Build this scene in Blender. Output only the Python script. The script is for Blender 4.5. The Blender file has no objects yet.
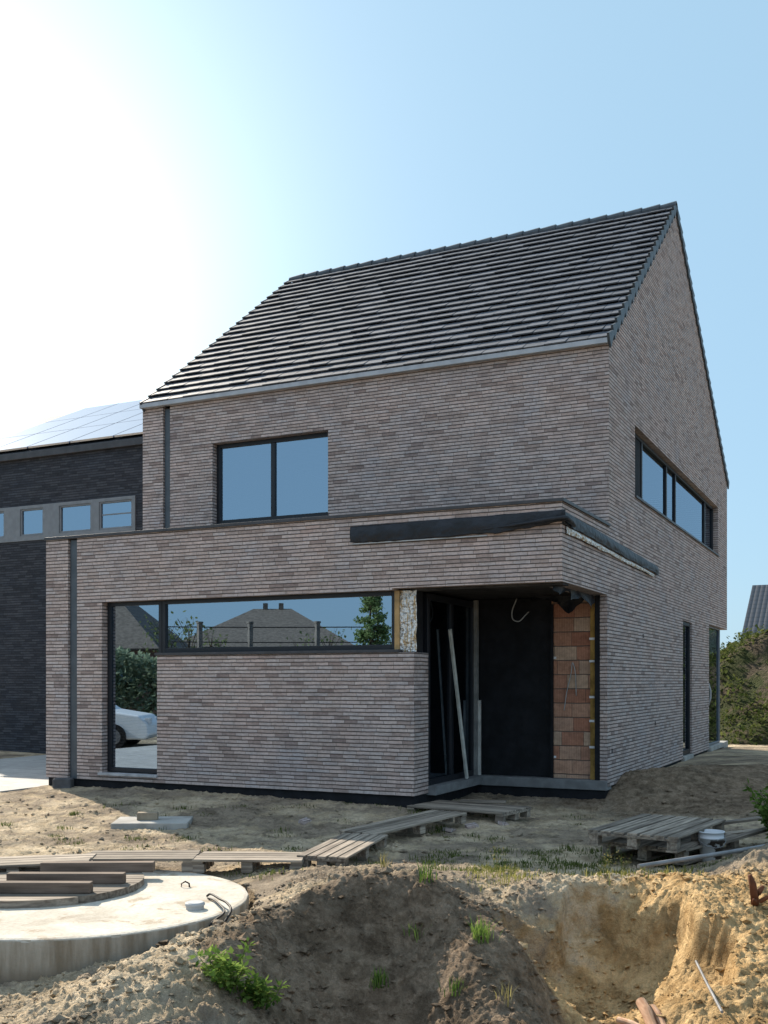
import bpy, math, random
import numpy as np
from mathutils import Vector, Matrix
random.seed(7); R = math.radians
S = bpy.context.scene
# ---------------------------------------------------------------- camera, sky, sun, exposure
cam = bpy.data.objects.new('camera', bpy.data.cameras.new('camera')); S.collection.objects.link(cam)
cam.location = (0, 0, 1.65); cam.rotation_euler = (R(90), 0, 0)
cam.data.sensor_fit = 'VERTICAL'; cam.data.sensor_height = 36; cam.data.lens = 1052/1024*36
cam.data.shift_y = 169/1024; cam.data.clip_end = 6000; cam.data.clip_start = .05
S.camera = cam
SUN_AZ, SUN_EL = R(33), R(34)            # azimuth to the left of the view direction
sdir = Vector((-math.sin(SUN_AZ)*math.cos(SUN_EL), math.cos(SUN_AZ)*math.cos(SUN_EL), math.sin(SUN_EL)))
sl = bpy.data.lights.new('sun', 'SUN'); sl.energy = 4.5; sl.angle = R(.6); sl.color = (1, .89, .74)
so = bpy.data.objects.new('sun', sl); S.collection.objects.link(so)
so.rotation_euler = sdir.to_track_quat('Z', 'Y').to_euler()
W = bpy.data.worlds.new('World'); S.world = W; W.use_nodes = True
wn = W.node_tree; wn.nodes.clear()
def wnode(t, **k):
    n = wn.nodes.new(t)
    for a, b in k.items(): setattr(n, a, b)
    return n
sky = wnode('ShaderNodeTexSky', sky_type='NISHITA', sun_disc=False, sun_elevation=SUN_EL, sun_rotation=-SUN_AZ,
            altitude=20, air_density=1.0, dust_density=1.0, ozone_density=3.0)
tc = wnode('ShaderNodeTexCoord'); dt = wnode('ShaderNodeVectorMath', operation='DOT_PRODUCT')
gd = Vector((-math.sin(R(21))*math.cos(R(19)), math.cos(R(21))*math.cos(R(19)), math.sin(R(19))))
dt.inputs[1].default_value = gd                  # bright hazy aureole just below the sun
nm = wnode('ShaderNodeVectorMath', operation='NORMALIZE')
mx = wnode('ShaderNodeMath', operation='MAXIMUM'); mx.inputs[1].default_value = 0
pw = wnode('ShaderNodeMath', operation='POWER'); pw.inputs[1].default_value = 50
pw2 = wnode('ShaderNodeMath', operation='POWER'); pw2.inputs[1].default_value = 14
m1 = wnode('ShaderNodeMath', operation='MULTIPLY'); m1.inputs[1].default_value = 4.0
m2 = wnode('ShaderNodeMath', operation='MULTIPLY'); m2.inputs[1].default_value = .8
ad = wnode('ShaderNodeMath', operation='ADD')
gl = wnode('ShaderNodeVectorMath', operation='SCALE'); gl.inputs[0].default_value = (.95, 1, .92)
va = wnode('ShaderNodeVectorMath', operation='ADD')
bg = wnode('ShaderNodeBackground'); bg.inputs[1].default_value = .10
wo = wnode('ShaderNodeOutputWorld')
L = wn.links.new
L(tc.outputs['Generated'], nm.inputs[0]); L(nm.outputs[0], dt.inputs[0]); L(dt.outputs['Value'], mx.inputs[0])
L(mx.outputs[0], pw.inputs[0]); L(mx.outputs[0], pw2.inputs[0]); L(pw.outputs[0], m1.inputs[0]); L(pw2.outputs[0], m2.inputs[0])
L(m1.outputs[0], ad.inputs[0]); L(m2.outputs[0], ad.inputs[1]); L(ad.outputs[0], gl.inputs['Scale'])
sk1 = wnode('ShaderNodeVectorMath', operation='MULTIPLY_ADD'); sk1.inputs[1].default_value = (.15, .15, .15); sk1.inputs[2].default_value = (1.80, 2.80, 3.55)
L(sky.outputs[0], sk1.inputs[0]); L(sk1.outputs[0], va.inputs[0]); L(gl.outputs[0], va.inputs[1]); # bright patch added to the unseen rear sky to fill the shaded house front
sz = wnode('ShaderNodeSeparateXYZ'); L(nm.outputs[0], sz.inputs[0])
vz = wnode('ShaderNodeMapRange', interpolation_type='SMOOTHSTEP'); vz.inputs[1].default_value = .42; vz.inputs[2].default_value = .72; L(sz.outputs[2], vz.inputs[0])
vd = wnode('ShaderNodeVectorMath', operation='DOT_PRODUCT'); vd.inputs[1].default_value = (-.30, -.954, 0); L(nm.outputs[0], vd.inputs[0])
vy = wnode('ShaderNodeMapRange', interpolation_type='SMOOTHSTEP'); vy.inputs[1].default_value = -.05; vy.inputs[2].default_value = .45; L(vd.outputs['Value'], vy.inputs[0])
vm = wnode('ShaderNodeMath', operation='MULTIPLY'); L(vz.outputs[0], vm.inputs[0]); L(vy.outputs[0], vm.inputs[1])
vn_ = wnode('ShaderNodeTexNoise'); vn_.inputs['Scale'].default_value = 2.2; L(nm.outputs[0], vn_.inputs['Vector'])
vm2 = wnode('ShaderNodeMath', operation='MULTIPLY'); L(vm.outputs[0], vm2.inputs[0]); L(vn_.outputs[0], vm2.inputs[1])
vs = wnode('ShaderNodeVectorMath', operation='SCALE'); vs.inputs[0].default_value = (5.0, 4.4, 4.8); L(vm2.outputs[0], vs.inputs['Scale'])
va2 = wnode('ShaderNodeVectorMath', operation='ADD'); L(va.outputs[0], va2.inputs[0]); L(vs.outputs[0], va2.inputs[1])
tint = wnode('ShaderNodeVectorMath', operation='MULTIPLY'); tint.inputs[1].default_value = (.95, .96, .97)
L(va2.outputs[0], tint.inputs[0]); L(tint.outputs[0], bg.inputs[0]); L(bg.outputs[0], wo.inputs[0])
S.view_settings.view_transform = 'Standard'; S.view_settings.look = 'None'; S.view_settings.gamma = 1
S.view_settings.exposure = 1.08
S.cycles.max_bounces = 6; S.cycles.diffuse_bounces = 3; S.cycles.glossy_bounces = 4; S.cycles.transparent_max_bounces = 12
S.cycles.use_denoising = True

# ---------------------------------------------------------------- helpers
class MB:
    """collects faces; build() links them as ONE mesh object"""
    def __init__(s): s.v = []; s.f = []; s.m = []
    def face(s, pts, mi=0):
        n = len(s.v); s.v += [tuple(p) for p in pts]; s.f.append(tuple(range(n, n+len(pts)))); s.m.append(mi)
    def box(s, x0, x1, y0, y1, z0, z1, M=None, mi=0):
        if x0 > x1: x0, x1 = x1, x0
        p = [Vector(c) for c in ((x0,y0,z0),(x1,y0,z0),(x1,y1,z0),(x0,y1,z0),(x0,y0,z1),(x1,y0,z1),(x1,y1,z1),(x0,y1,z1))]
        if M is not None: p = [M @ c for c in p]
        n = len(s.v); s.v += [tuple(c) for c in p]
        for q in ((0,3,2,1),(4,5,6,7),(0,1,5,4),(1,2,6,5),(2,3,7,6),(3,0,4,7)):
            s.f.append(tuple(n+i for i in q)); s.m.append(mi)
        return s
    def tube(s, pts, r, n=8, cap=True, mi=0):
        pts = [Vector(p) for p in pts]; rr = r if isinstance(r, (list, tuple)) else [r]*len(pts)
        b = len(s.v); up = Vector((0, 0, 1))
        for i, p in enumerate(pts):
            d = (pts[min(i+1, len(pts)-1)]-pts[max(i-1, 0)]).normalized()
            a = d.cross(up if abs(d.z) < .9 else Vector((1, 0, 0))).normalized(); c = d.cross(a)
            for k in range(n):
                t = 2*math.pi*k/n; s.v.append(tuple(p+(a*math.cos(t)+c*math.sin(t))*rr[i]))
        for i in range(len(pts)-1):
            for k in range(n):
                s.f.append((b+i*n+k, b+i*n+(k+1) % n, b+(i+1)*n+(k+1) % n, b+(i+1)*n+k)); s.m.append(mi)
        if cap:
            s.f.append(tuple(b+k for k in range(n))[::-1]); s.m.append(mi)
            s.f.append(tuple(b+(len(pts)-1)*n+k for k in range(n))); s.m.append(mi)
        return s
    def lathe(s, prof, n=32, c=(0, 0, 0), mi=0):
        b = len(s.v)
        for r, z in prof:
            for k in range(n):
                t = 2*math.pi*k/n; s.v.append((c[0]+r*math.cos(t), c[1]+r*math.sin(t), c[2]+z))
        for i in range(len(prof)-1):
            for k in range(n):
                s.f.append((b+i*n+k, b+i*n+(k+1) % n, b+(i+1)*n+(k+1) % n, b+(i+1)*n+k)); s.m.append(mi)
        return s
    def build(s, name, mat, parent=None, loc=None, smooth=False, bevel=0, fixn=False):
        me = bpy.data.meshes.new(name); me.from_pydata(s.v, [], s.f)
        mats = mat if isinstance(mat, (list, tuple)) else [mat]
        for m_ in mats: me.materials.append(m_)
        if len(mats) > 1: me.polygons.foreach_set('material_index', s.m)
        uv = me.uv_layers.new(name='UVMap')
        me.update()
        if len(s.f) < 60000:
            for p in me.polygons:
                n = p.normal; ax = max(range(3), key=lambda i: abs(n[i]))
                for li in p.loop_indices:
                    c = me.vertices[me.loops[li].vertex_index].co
                    uv.data[li].uv = (c.x, c.y) if ax == 2 else ((c.x, c.z) if ax == 1 else (c.y, c.z))
        if smooth: me.polygons.foreach_set('use_smooth', [True]*len(me.polygons))
        if fixn:
            import bmesh
            bm = bmesh.new(); bm.from_mesh(me); bmesh.ops.recalc_face_normals(bm, faces=bm.faces); bm.to_mesh(me); bm.free()
        o = bpy.data.objects.new(name, me); S.collection.objects.link(o)
        if parent: o.parent = parent
        if loc is not None: o.location = loc
        if bevel:
            md = o.modifiers.new('edges', 'BEVEL'); md.width = bevel; md.segments = 2; md.limit_method = 'ANGLE'
        return o
def curve(P, k=6):
    P = [Vector(p) for p in P]; Q = [2*P[0]-P[1]]+P+[2*P[-1]-P[-2]]; out = []
    for i in range(1, len(Q)-2):
        a, b, c_, d = Q[i-1:i+3]
        for j in range(k):
            t = j/k; out.append(.5*((2*b)+(c_-a)*t+(2*a-5*b+4*c_-d)*t*t+(3*b-a-3*c_+d)*t**3))
    return out+[P[-1]]
def tag(o, label=None, cat=None, group=None, kind=None):
    for k, v in (('label', label), ('category', cat), ('group', group), ('kind', kind)):
        if v: o[k] = v
    return o
def thing(name, label, cat, loc=(0, 0, 0), rz=0, group=None):
    o = bpy.data.objects.new(name, None); S.collection.objects.link(o); o.location = loc; o.rotation_euler = (0, 0, rz)
    o.empty_display_size = .1
    return tag(o, label, cat, group)
def copy_thing(root, loc, rz, label):
    def rec(o, par):
        c = o.copy(); S.collection.objects.link(c); c.parent = par
        for ch in [q for q in o.children]: rec(ch, c)
        return c
    kids = list(root.children)
    r = root.copy(); S.collection.objects.link(r)
    for k in kids: rec(k, r)
    r.location = loc; r.rotation_euler = (0, 0, rz); r['label'] = label
    return r

# ---------------------------------------------------------------- materials
class NT:
    def __init__(s, name):
        s.m = bpy.data.materials.new(name); s.m.use_nodes = True; s.t = s.m.node_tree; s.t.nodes.clear()
        s.out = s.t.nodes.new('ShaderNodeOutputMaterial')
    def n(s, t, ins=None, **k):
        q = s.t.nodes.new(t)
        for a, b in k.items(): setattr(q, a, b)
        for a, b in (ins or {}).items(): s.set(q.inputs[a], b)
        return q
    def set(s, inp, v):
        if isinstance(v, bpy.types.NodeSocket): s.t.links.new(v, inp)
        else:
            if isinstance(v, tuple) and len(v) == 3 and inp.type == 'RGBA': v = v+(1,)
            inp.default_value = v
    def math(s, op, a, b=0, c=0):
        q = s.n('ShaderNodeMath', operation=op); s.set(q.inputs[0], a); s.set(q.inputs[1], b); s.set(q.inputs[2], c); return q.outputs[0]
    def mix(s, f, a, b):
        q = s.n('ShaderNodeMix', data_type='RGBA'); s.set(q.inputs[0], f); s.set(q.inputs[6], a); s.set(q.inputs[7], b); return q.outputs[2]
    def mul(s, a, b, f=1):
        q = s.n('ShaderNodeMix', data_type='RGBA', blend_type='MULTIPLY'); s.set(q.inputs[0], f); s.set(q.inputs[6], a); s.set(q.inputs[7], b); return q.outputs[2]
    def ramp(s, f, st, interp='LINEAR'):
        q = s.n('ShaderNodeValToRGB', {0: f}); cr = q.color_ramp; cr.interpolation = interp
        while len(cr.elements) < len(st): cr.elements.new(.5)
        for e, (p, c) in zip(cr.elements, st):
            e.position = p; e.color = (c+(1,)) if isinstance(c, tuple) else (c, c, c, 1)
        return q.outputs[0]
    def noise(s, vec, scale, detail=4, rough=.55, dist=0):
        return s.n('ShaderNodeTexNoise', {'Vector': vec, 'Scale': scale, 'Detail': detail, 'Roughness': rough, 'Distortion': dist}).outputs[0]
    def sstep(s, x, lo, hi):
        return s.n('ShaderNodeMapRange', {0: x, 1: lo, 2: hi, 3: 0., 4: 1.}, interpolation_type='SMOOTHSTEP').outputs[0]
    def bsdf(s, col, rough=.7, spec=.3, bump=None, bd=.01, metal=0, extra=None, normal=None):
        b = s.n('ShaderNodeBsdfPrincipled'); s.set(b.inputs['Base Color'], col); s.set(b.inputs['Roughness'], rough)
        b.inputs['Specular IOR Level'].default_value = spec; b.inputs['Metallic'].default_value = metal
        if bump is not None:
            q = s.n('ShaderNodeBump', {'Strength': 1., 'Distance': bd, 'Height': bump}); s.set(b.inputs['Normal'], q.outputs[0])
        s.t.links.new(b.outputs[0], s.out.inputs[0]); return s.m
def M_plain(name, col, rough=.6, spec=.3, var=.25, scale=6, bump=.004, metal=0, bs=40):
    t = NT(name); c = t.n('ShaderNodeTexCoord').outputs['Object']
    n1 = t.noise(c, scale, 5); n2 = t.noise(c, bs, 4, .6)
    f = t.sstep(n1, .3, .7)
    cc = t.mix(f, tuple(x*(1-var) for x in col), tuple(min(1, x*(1+var)) for x in col))
    return t.bsdf(cc, rough, spec, n2, bump, metal)
def M_brick(name, tones, mortar, row=.058, l0=.19, l1=.29, joint=.0055, bd=.008, rough=.85, grooves=False):
    t = NT(name); uvn = t.n('ShaderNodeUVMap', uv_map='UVMap').outputs[0]
    oc = t.n('ShaderNodeTexCoord').outputs['Object']
    sp = t.n('ShaderNodeSeparateXYZ', {0: uvn}); u, v = sp.outputs[0], sp.outputs[1]
    wob = t.math('MULTIPLY', t.math('SUBTRACT', t.noise(oc, 7, 3), .5), .012)
    v = t.math('ADD', v, wob)
    vr = t.math('DIVIDE', v, row); r = t.math('FLOOR', vr); fv = t.math('FRACT', vr)
    w1 = t.n('ShaderNodeTexWhiteNoise', {'W': r}, noise_dimensions='1D').outputs[0]
    w2 = t.n('ShaderNodeTexWhiteNoise', {'W': t.math('ADD', r, 77.7)}, noise_dimensions='1D').outputs[0]
    ln = t.math('MULTIPLY_ADD', w2, l1-l0, l0)
    uu = t.math('ADD', t.math('DIVIDE', t.math('ADD', u, 50), ln), t.math('MULTIPLY', w1, 13.7))
    # irregular lengths: warp the running coordinate a little
    cell = t.math('FLOOR', uu); fu = t.math('FRACT', uu)
    cv = t.n('ShaderNodeCombineXYZ', {0: cell, 1: r, 2: 0.}).outputs[0]
    wn_ = t.n('ShaderNodeTexWhiteNoise', {'Vector': cv}, noise_dimensions='3D'); rc = wn_.outputs[0]; rcol = wn_.outputs[1]
    du = t.math('MULTIPLY', t.math('MINIMUM', fu, t.math('SUBTRACT', 1., fu)), ln)
    dv = t.math('MULTIPLY', t.math('MINIMUM', fv, t.math('SUBTRACT', 1., fv)), row)
    ed = t.math('ADD', t.math('MINIMUM', t.math('MULTIPLY', du, 3.4), dv), t.math('MULTIPLY', t.math('SUBTRACT', t.noise(oc, 55, 3), .5), .005))
    mask = t.sstep(ed, joint*.6, joint*1.5)
    col = t.ramp(rc, tones)
    big = t.noise(oc, 1.3, 4, .6); fine = t.noise(oc, 120, 4, .7); mid = t.noise(oc, 22, 4, .65)
    col = t.mul(col, t.ramp(mid, [(.25, .74), (.75, 1.2)])); col = t.mul(col, t.ramp(big, [(.3, (.90, .94, 1.0)), (.5, (1.0, .98, .97)), (.7, (1.07, 1.01, .99))]))
    clus = t.noise(t.n('ShaderNodeMapping', {'Vector': oc, 'Scale': (2.2, 2.2, 6.)}).outputs[0], 1.6, 3, .6); col = t.mul(col, t.ramp(clus, [(.3, .80), (.55, 1.05)]))
    col = t.mul(col, t.ramp(fine, [(.2, .8), (.8, 1.2)]))
    if grooves:
        g = t.math('FRACT', t.math('MULTIPLY', u, 42.)); gg = t.sstep(t.math('ABSOLUTE', t.math('SUBTRACT', g, .5)), .3, .45)
        col = t.mul(col, t.mix(gg, (1, 1, 1), (.72, .68, .66)))
    col = t.mix(mask, mortar, col)
    h = t.math('ADD', t.math('MULTIPLY', mask, t.math('MULTIPLY_ADD', rc, .45, .75)), t.math('MULTIPLY', mid, .35))
    h = t.math('ADD', h, t.math('MULTIPLY', fine, .12))
    return t.bsdf(col, rough, .2, h, bd)
brick = M_brick('long_brick', [(0, (.25, .198, .185)), (.08, (.35, .285, .262)), (.3, (.42, .352, .33)), (.5, (.47, .39, .365)), (.7, (.42, .375, .366)), (.9, (.49, .42, .395)), (1, (.39, .31, .285))], (.10, .082, .074), row=.0485, l0=.18, l1=.25, joint=.0058)
dark_brick = M_brick('dark_brick', [(0, (.03, .034, .042)), (.5, (.045, .050, .062)), (1, (.06, .066, .078))], (.022, .024, .03), row=.055, joint=.005)
block = M_brick('clay_block', [(0, (.33, .15, .10)), (.25, (.38, .20, .135)), (.5, (.44, .27, .19)), (.8, (.47, .34, .25)), (1, (.35, .22, .165))], (.13, .10, .085), row=.193, l0=.29, l1=.31, joint=.006, grooves=True)

def M_tile():
    t = NT('slate_tile'); c = t.n('ShaderNodeTexCoord').outputs['Object']; g = t.n('ShaderNodeNewGeometry').outputs['Random Per Island']
    col = t.ramp(g, [(0, (.068, .074, .088)), (.5, (.088, .095, .112)), (1, (.108, .117, .138))])
    col = t.mul(col, t.ramp(t.noise(c, 14, 5), [(.3, .8), (.7, 1.2)]))
    return t.bsdf(col, .6, .32, t.noise(c, 60, 4), .003)
tile = M_tile()
tile_edge = M_plain('tile_edge', (.05, .062, .075), .5, .4)
frame_m = M_plain('anthracite_aluminium', (.010, .012, .017), .42, .4, .1, bump=.0006)
grey_frame = M_plain('grey_aluminium', (.17, .182, .197), .5, .4, .1, bump=.0006)
pipe_m = M_plain('downpipe_metal', (.055, .068, .082), .42, .5, .15, bump=.001)
zinc = M_plain('zinc', (.36, .38, .41), .55, .4, .1, metal=.2, bump=.001)
cap_m = M_plain('coping_metal', (.045, .045, .05), .5, .4, .2, bump=.001)
black = M_plain('black_membrane', (.010, .011, .014), .75, .2, .3, bump=.01, bs=12)
flash_m = M_plain('rubber_flashing', (.010, .012, .017), .5, .35, .35, scale=5, bump=.02, bs=9)
conc = M_plain('concrete', (.32, .31, .29), .9, .2, .22, scale=4, bump=.004, bs=60)
sill_conc = M_plain('blue_stone', (.16, .165, .17), .75, .3, .2, bump=.003)
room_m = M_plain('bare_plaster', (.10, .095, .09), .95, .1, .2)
plastic_white = M_plain('white_plastic', (.62, .64, .66), .45, .4, .12)
plastic_grey = M_plain('grey_plastic', (.36, .37, .38), .5, .4, .12)
rubber = M_plain('rubber', (.016, .015, .015), .6, .3, .2)
rust = M_plain('rusty_wood', (.12, .045, .022), .85, .2, .3)
metal_tube = M_plain('galvanised_tube', (.20, .20, .205), .5, .5, .2, metal=.3)
def M_wood(name, a, b, ax=0, sc=1.):
    t = NT(name); c = t.n('ShaderNodeTexCoord').outputs['Object']
    mp = t.n('ShaderNodeMapping', {'Vector': c}); s_ = [30., 30., 30.]; s_[ax] = 1.6; mp.inputs['Scale'].default_value = s_
    g = t.noise(mp.outputs[0], sc, 5, .6, .3); isl = t.n('ShaderNodeNewGeometry').outputs['Random Per Island']
    oi = t.n('ShaderNodeObjectInfo').outputs['Random']
    col = t.mix(t.sstep(g, .3, .7), a, b); col = t.mul(col, t.ramp(t.math('FRACT', t.math('ADD', isl, oi)), [(0, .62), (1, 1.25)]))
    col = t.mul(col, t.ramp(t.noise(c, 5, 4), [(.3, .8), (.65, 1.1)]))
    return t.bsdf(col, .85, .2, g, .004)
wood = M_wood('weathered_wood', (.13, .105, .085), (.34, .29, .235))
wood_dark = M_wood('dark_wet_wood', (.10, .075, .06), (.19, .145, .115))
wood_pale = M_wood('pale_wood', (.34, .29, .22), (.50, .44, .35))
wood_log = M_wood('bare_log', (.35, .19, .11), (.55, .36, .24), 1)

def M_glass(name, tint=(.62, .68, .66), ior=2.1, wob=.0015, tr=.55):
    t = NT(name); c = t.n('ShaderNodeTexCoord').outputs['Object']
    bp = t.n('ShaderNodeBump', {'Strength': 1., 'Distance': wob, 'Height': t.noise(c, .45, 0)}).outputs[0]
    fr = t.n('ShaderNodeFresnel', {'IOR': ior, 'Normal': bp}).outputs[0]
    g = t.n('ShaderNodeBsdfGlossy', {'Color': t.mix(t.sstep(fr, .45, .75), (.66, .82, 1.), (.96, .99, 1.)), 'Roughness': .0, 'Normal': bp})
    tp = t.n('ShaderNodeBsdfTransparent', {'Color': tuple(x*tr for x in tint)})
    mxs = t.n('ShaderNodeMixShader', {0: fr, 1: tp.outputs[0], 2: g.outputs[0]})
    t.t.links.new(mxs.outputs[0], t.out.inputs[0]); return t.m
glass = M_glass('window_glass', ior=5.2)
glass_dark = M_glass('dark_window_glass', ior=1.9, tr=.3)
def M_foil():
    t = NT('insulation_foil'); c = t.n('ShaderNodeTexCoord').outputs['Object']
    mp = t.n('ShaderNodeMapping', {'Vector': c}); mp.inputs['Scale'].default_value = (26, 26, 3.5)
    st = t.noise(mp.outputs[0], 1, 3, .6, .6); vo = t.n('ShaderNodeTexVoronoi', {'Vector': c, 'Scale': 26.}).outputs[0]
    f = t.sstep(st, .52, .58); f2 = t.sstep(t.noise(c, 38, 3), .52, .56)
    col = t.mix(f, (.75, .75, .73), (.50, .36, .20)); col = t.mix(t.math('MULTIPLY', f2, .55), col, (.10, .10, .11))
    return t.bsdf(col, .5, .5, vo, .03)
foil = M_foil()
def M_leaf(name, a, b, tr=.35):
    t = NT(name); isl = t.n('ShaderNodeNewGeometry').outputs['Random Per Island']
    col = t.mix(isl, a, b)
    d = t.n('ShaderNodeBsdfDiffuse', {'Color': col}); q = t.n('ShaderNodeBsdfTranslucent', {'Color': col})
    mxs = t.n('ShaderNodeMixShader', {0: tr, 1: d.outputs[0], 2: q.outputs[0]}); t.t.links.new(mxs.outputs[0], t.out.inputs[0]); return t.m
leaf = M_leaf('leaf_green', (.05, .10, .02), (.15, .22, .05)); leaf_dark = M_leaf('leaf_dark', (.02, .045, .018), (.06, .10, .035))
leaf_bright = M_leaf('leaf_bright', (.10, .18, .035), (.24, .32, .08), .45); leaf_dry = M_leaf('leaf_dry', (.20, .17, .06), (.34, .30, .13), .4)
leaf_mid = M_leaf('leaf_street', (.09, .13, .06), (.20, .24, .11))
bark = M_plain('bark', (.10, .08, .06), .9, .1)

def M_ground():
    t = NT('sandy_ground'); c = t.n('ShaderNodeTexCoord').outputs['Object']
    sp = t.n('ShaderNodeSeparateXYZ', {0: c}); X, Y, Z = sp.outputs
    n1 = t.noise(c, .8, 5, .6); n2 = t.noise(c, 5, 6, .65, .3); n3 = t.noise(c, 34, 6, .7); n4 = t.noise(c, 150, 3, .7)
    sand = t.mix(t.sstep(n2, .35, .65), (.47, .37, .25), (.66, .545, .39))
    grey = t.mix(t.sstep(n2, .3, .6), (.13, .10, .075), (.34, .275, .205))
    col = t.mix(t.sstep(t.math('ADD', n1, t.math('MULTIPLY', t.math('SUBTRACT', n2, .5), .7)), .42, .58), sand, grey)
    # orange subsoil where the pit was dug
    dx = t.math('DIVIDE', t.math('SUBTRACT', X, 2.6), 1.9); dy = t.math('DIVIDE', t.math('SUBTRACT', Y, 6.5), 1.75)
    dd = t.math('ADD', t.math('MULTIPLY', dx, dx), t.math('MULTIPLY', dy, dy)); dd = t.math('ADD', dd, t.math('MULTIPLY', t.math('SUBTRACT', n2, .5), .9))
    oran = t.mix(t.sstep(n2, .35, .65), (.42, .27, .125), (.70, .49, .255))
    col = t.mix(t.sstep(dd, 1.15, .75), col, oran)
    # turned dark topsoil on the heap beside it
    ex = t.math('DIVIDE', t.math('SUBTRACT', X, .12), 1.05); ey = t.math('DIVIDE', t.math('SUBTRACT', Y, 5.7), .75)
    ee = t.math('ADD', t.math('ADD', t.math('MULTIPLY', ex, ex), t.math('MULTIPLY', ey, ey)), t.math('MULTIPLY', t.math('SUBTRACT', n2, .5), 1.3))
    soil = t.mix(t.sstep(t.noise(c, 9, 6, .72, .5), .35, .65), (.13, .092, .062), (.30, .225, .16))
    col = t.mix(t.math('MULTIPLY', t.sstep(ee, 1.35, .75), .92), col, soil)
    fx_ = t.math('DIVIDE', t.math('SUBTRACT', X, 5.2), 3.0); fy_ = t.math('DIVIDE', t.math('SUBTRACT', Y, 14.6), 2.1)
    ff_ = t.math('ADD', t.math('ADD', t.math('MULTIPLY', fx_, fx_), t.math('MULTIPLY', fy_, fy_)), t.math('MULTIPLY', t.math('SUBTRACT', n2, .5), 1.3))
    col = t.mix(t.math('MULTIPLY', t.sstep(ff_, 1.2, .7), .9), col, soil)
    col = t.mul(col, t.ramp(n3, [(.3, .80), (.7, 1.14)])); col = t.mul(col, t.ramp(t.noise(c, 2.3, 6, .7, .7), [(.34, .55), (.5, .96), (.66, 1.14)])); col = t.mul(col, t.ramp(n4, [(.25, .8), (.75, 1.18)]))
    far = t.sstep(Y, 32., 60.); col = t.mix(far, col, (.07, .09, .035))
    n5 = t.noise(c, 12, 5, .7, .6); h = t.math('ADD', t.math('ADD', t.math('MULTIPLY', n3, .35), t.math('MULTIPLY', n5, .8)), t.math('MULTIPLY', n4, .2)); h = t.math('ADD', h, t.math('MULTIPLY', n2, .8))
    return t.bsdf(col, .97, .05, h, .06)
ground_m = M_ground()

# ---------------------------------------------------------------- terrain
CP = []
def c(px, py, Y): CP.append(((px-384)/1052*Y, Y, 1.65-(py-681)/1052*Y))
def w(x, y, z): CP.append((x, y, z))
for q in ((20,1020,5.0),(78,993,5.2),(125,963,5.4),(176,943,5.6),(217,926,5.9),(260,911,6.1),(285,905,6.25),(308,890,6.35),(340,880,6.4),(376,870,6.45),(417,875,6.45),(440,882,6.4),(470,900,6.3),(495,920,6.2),(515,938,6.1)): c(*q)
for q in ((-60,1030,4.75),(60,1060,4.6),(150,1040,4.8),(205,1024,5.0),(265,1024,5.25),(300,1024,5.6),(350,1035,5.72),(400,1030,5.72),(440,1024,5.6),(480,1000,5.6),(520,1024,5.35),(545,1024,5.5),(560,1040,5.6),
          (250,960,5.65),(300,930,6.12),(350,925,6.2),(400,925,6.2),(440,935,6.1),(470,950,5.9),(350,975,5.95),(400,975,5.95)): c(*q)
# behind the crest down to the tank
for q in ((0,981,6.75),(78,973,6.68),(118,960,6.75),(176,939,6.95),(237,918,7.4),(250,905,7.9),(255,890,8.3)): c(*q)
for q in ((308,898,6.7),(340,889,6.75),(376,882,6.8),(417,885,6.8),(440,892,6.75),(470,905,6.65),(340,893,7.1),(400,890,7.15),(260,920,6.5),(217,934,6.3),(300,880,7.6),(340,872,8.0),(400,866,8.3),(450,880,8.0),(480,895,7.9),(500,905,7.4),(280,866,9.2),(60,1000,5.9),(160,960,6.2)): c(*q)
# pit
for q in ((515,889,7.9),(535,893,7.85),(556,899,7.8),(575,893,7.85),(595,886,7.95),(620,884,8.0),(641,884,7.95),(665,884,7.8),(679,892,7.6),
          (530,925,7.6),(560,930,7.6),(600,930,7.7),(640,930,7.6),(665,935,7.4),(600,903,7.85),(640,903,7.85),(560,910,7.75),(545,985,6.7),(580,985,6.8),(620,970,7.0),(648,965,7.05),(600,1020,6.3),(640,1015,6.35),(570,1050,5.9),(660,1050,5.9),
          (684,905,7.3),(694,930,6.9),(700,965,6.4),(676,1000,6.1),(730,900,7.3),(768,890,7.5),(735,935,6.75),(768,935,6.75),(730,985,6.05),(768,990,6.0),(800,940,6.6),(720,1030,5.6),(768,1040,5.5),(820,1000,5.9),
          (515,879,8.35),(556,879,8.35),(600,879,8.4),(641,877,8.4),(679,876,8.3),(700,876,8.1),(725,868,8.4),(752,852,8.6),(775,842,8.8),(820,850,8.5),(880,900,7.5)): c(*q)
for x in (-5, -3.5, -2.2, -1, 0, 1.2, 2.3, 3.6, 5): w(x, 10.3, -.01); w(x, 12, .02)
for x in (-4.5, -3.2, -2.4, -1.6): w(x, 9.35, -.05)
for x in (0, .9, 1.8, 2.8): w(x, 9.2, .0)
w(-4.6, 14.4, .10); w(-3.5, 14.2, .14); w(-2, 13.4, .12); w(-.7, 12.9, .10); w(.3, 12.5, .08); w(1.2, 12.3, .04); w(2.1, 12.1, -.02); w(3, 13.4, -.03); w(1.8, 13.6, -.02)
w(3.6, 14.4, .36); w(4.3, 14.9, .46); w(4.6, 14.0, .24); w(5.2, 14.7, .42); w(4.1, 15.8, .22); w(5, 17, .22); w(7, 16, .35); w(3.9, 13.1, .03)
w(5.5, 18.5, .22); w(8, 22, .22); w(7, 24, .2); w(5.5, 12, .12); w(-6, 12, .05); w(-5, 9, -.05); w(-5.5, 6.8, -.2); w(-4.6, 6.8, -.28)
CP = np.array(CP)
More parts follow.
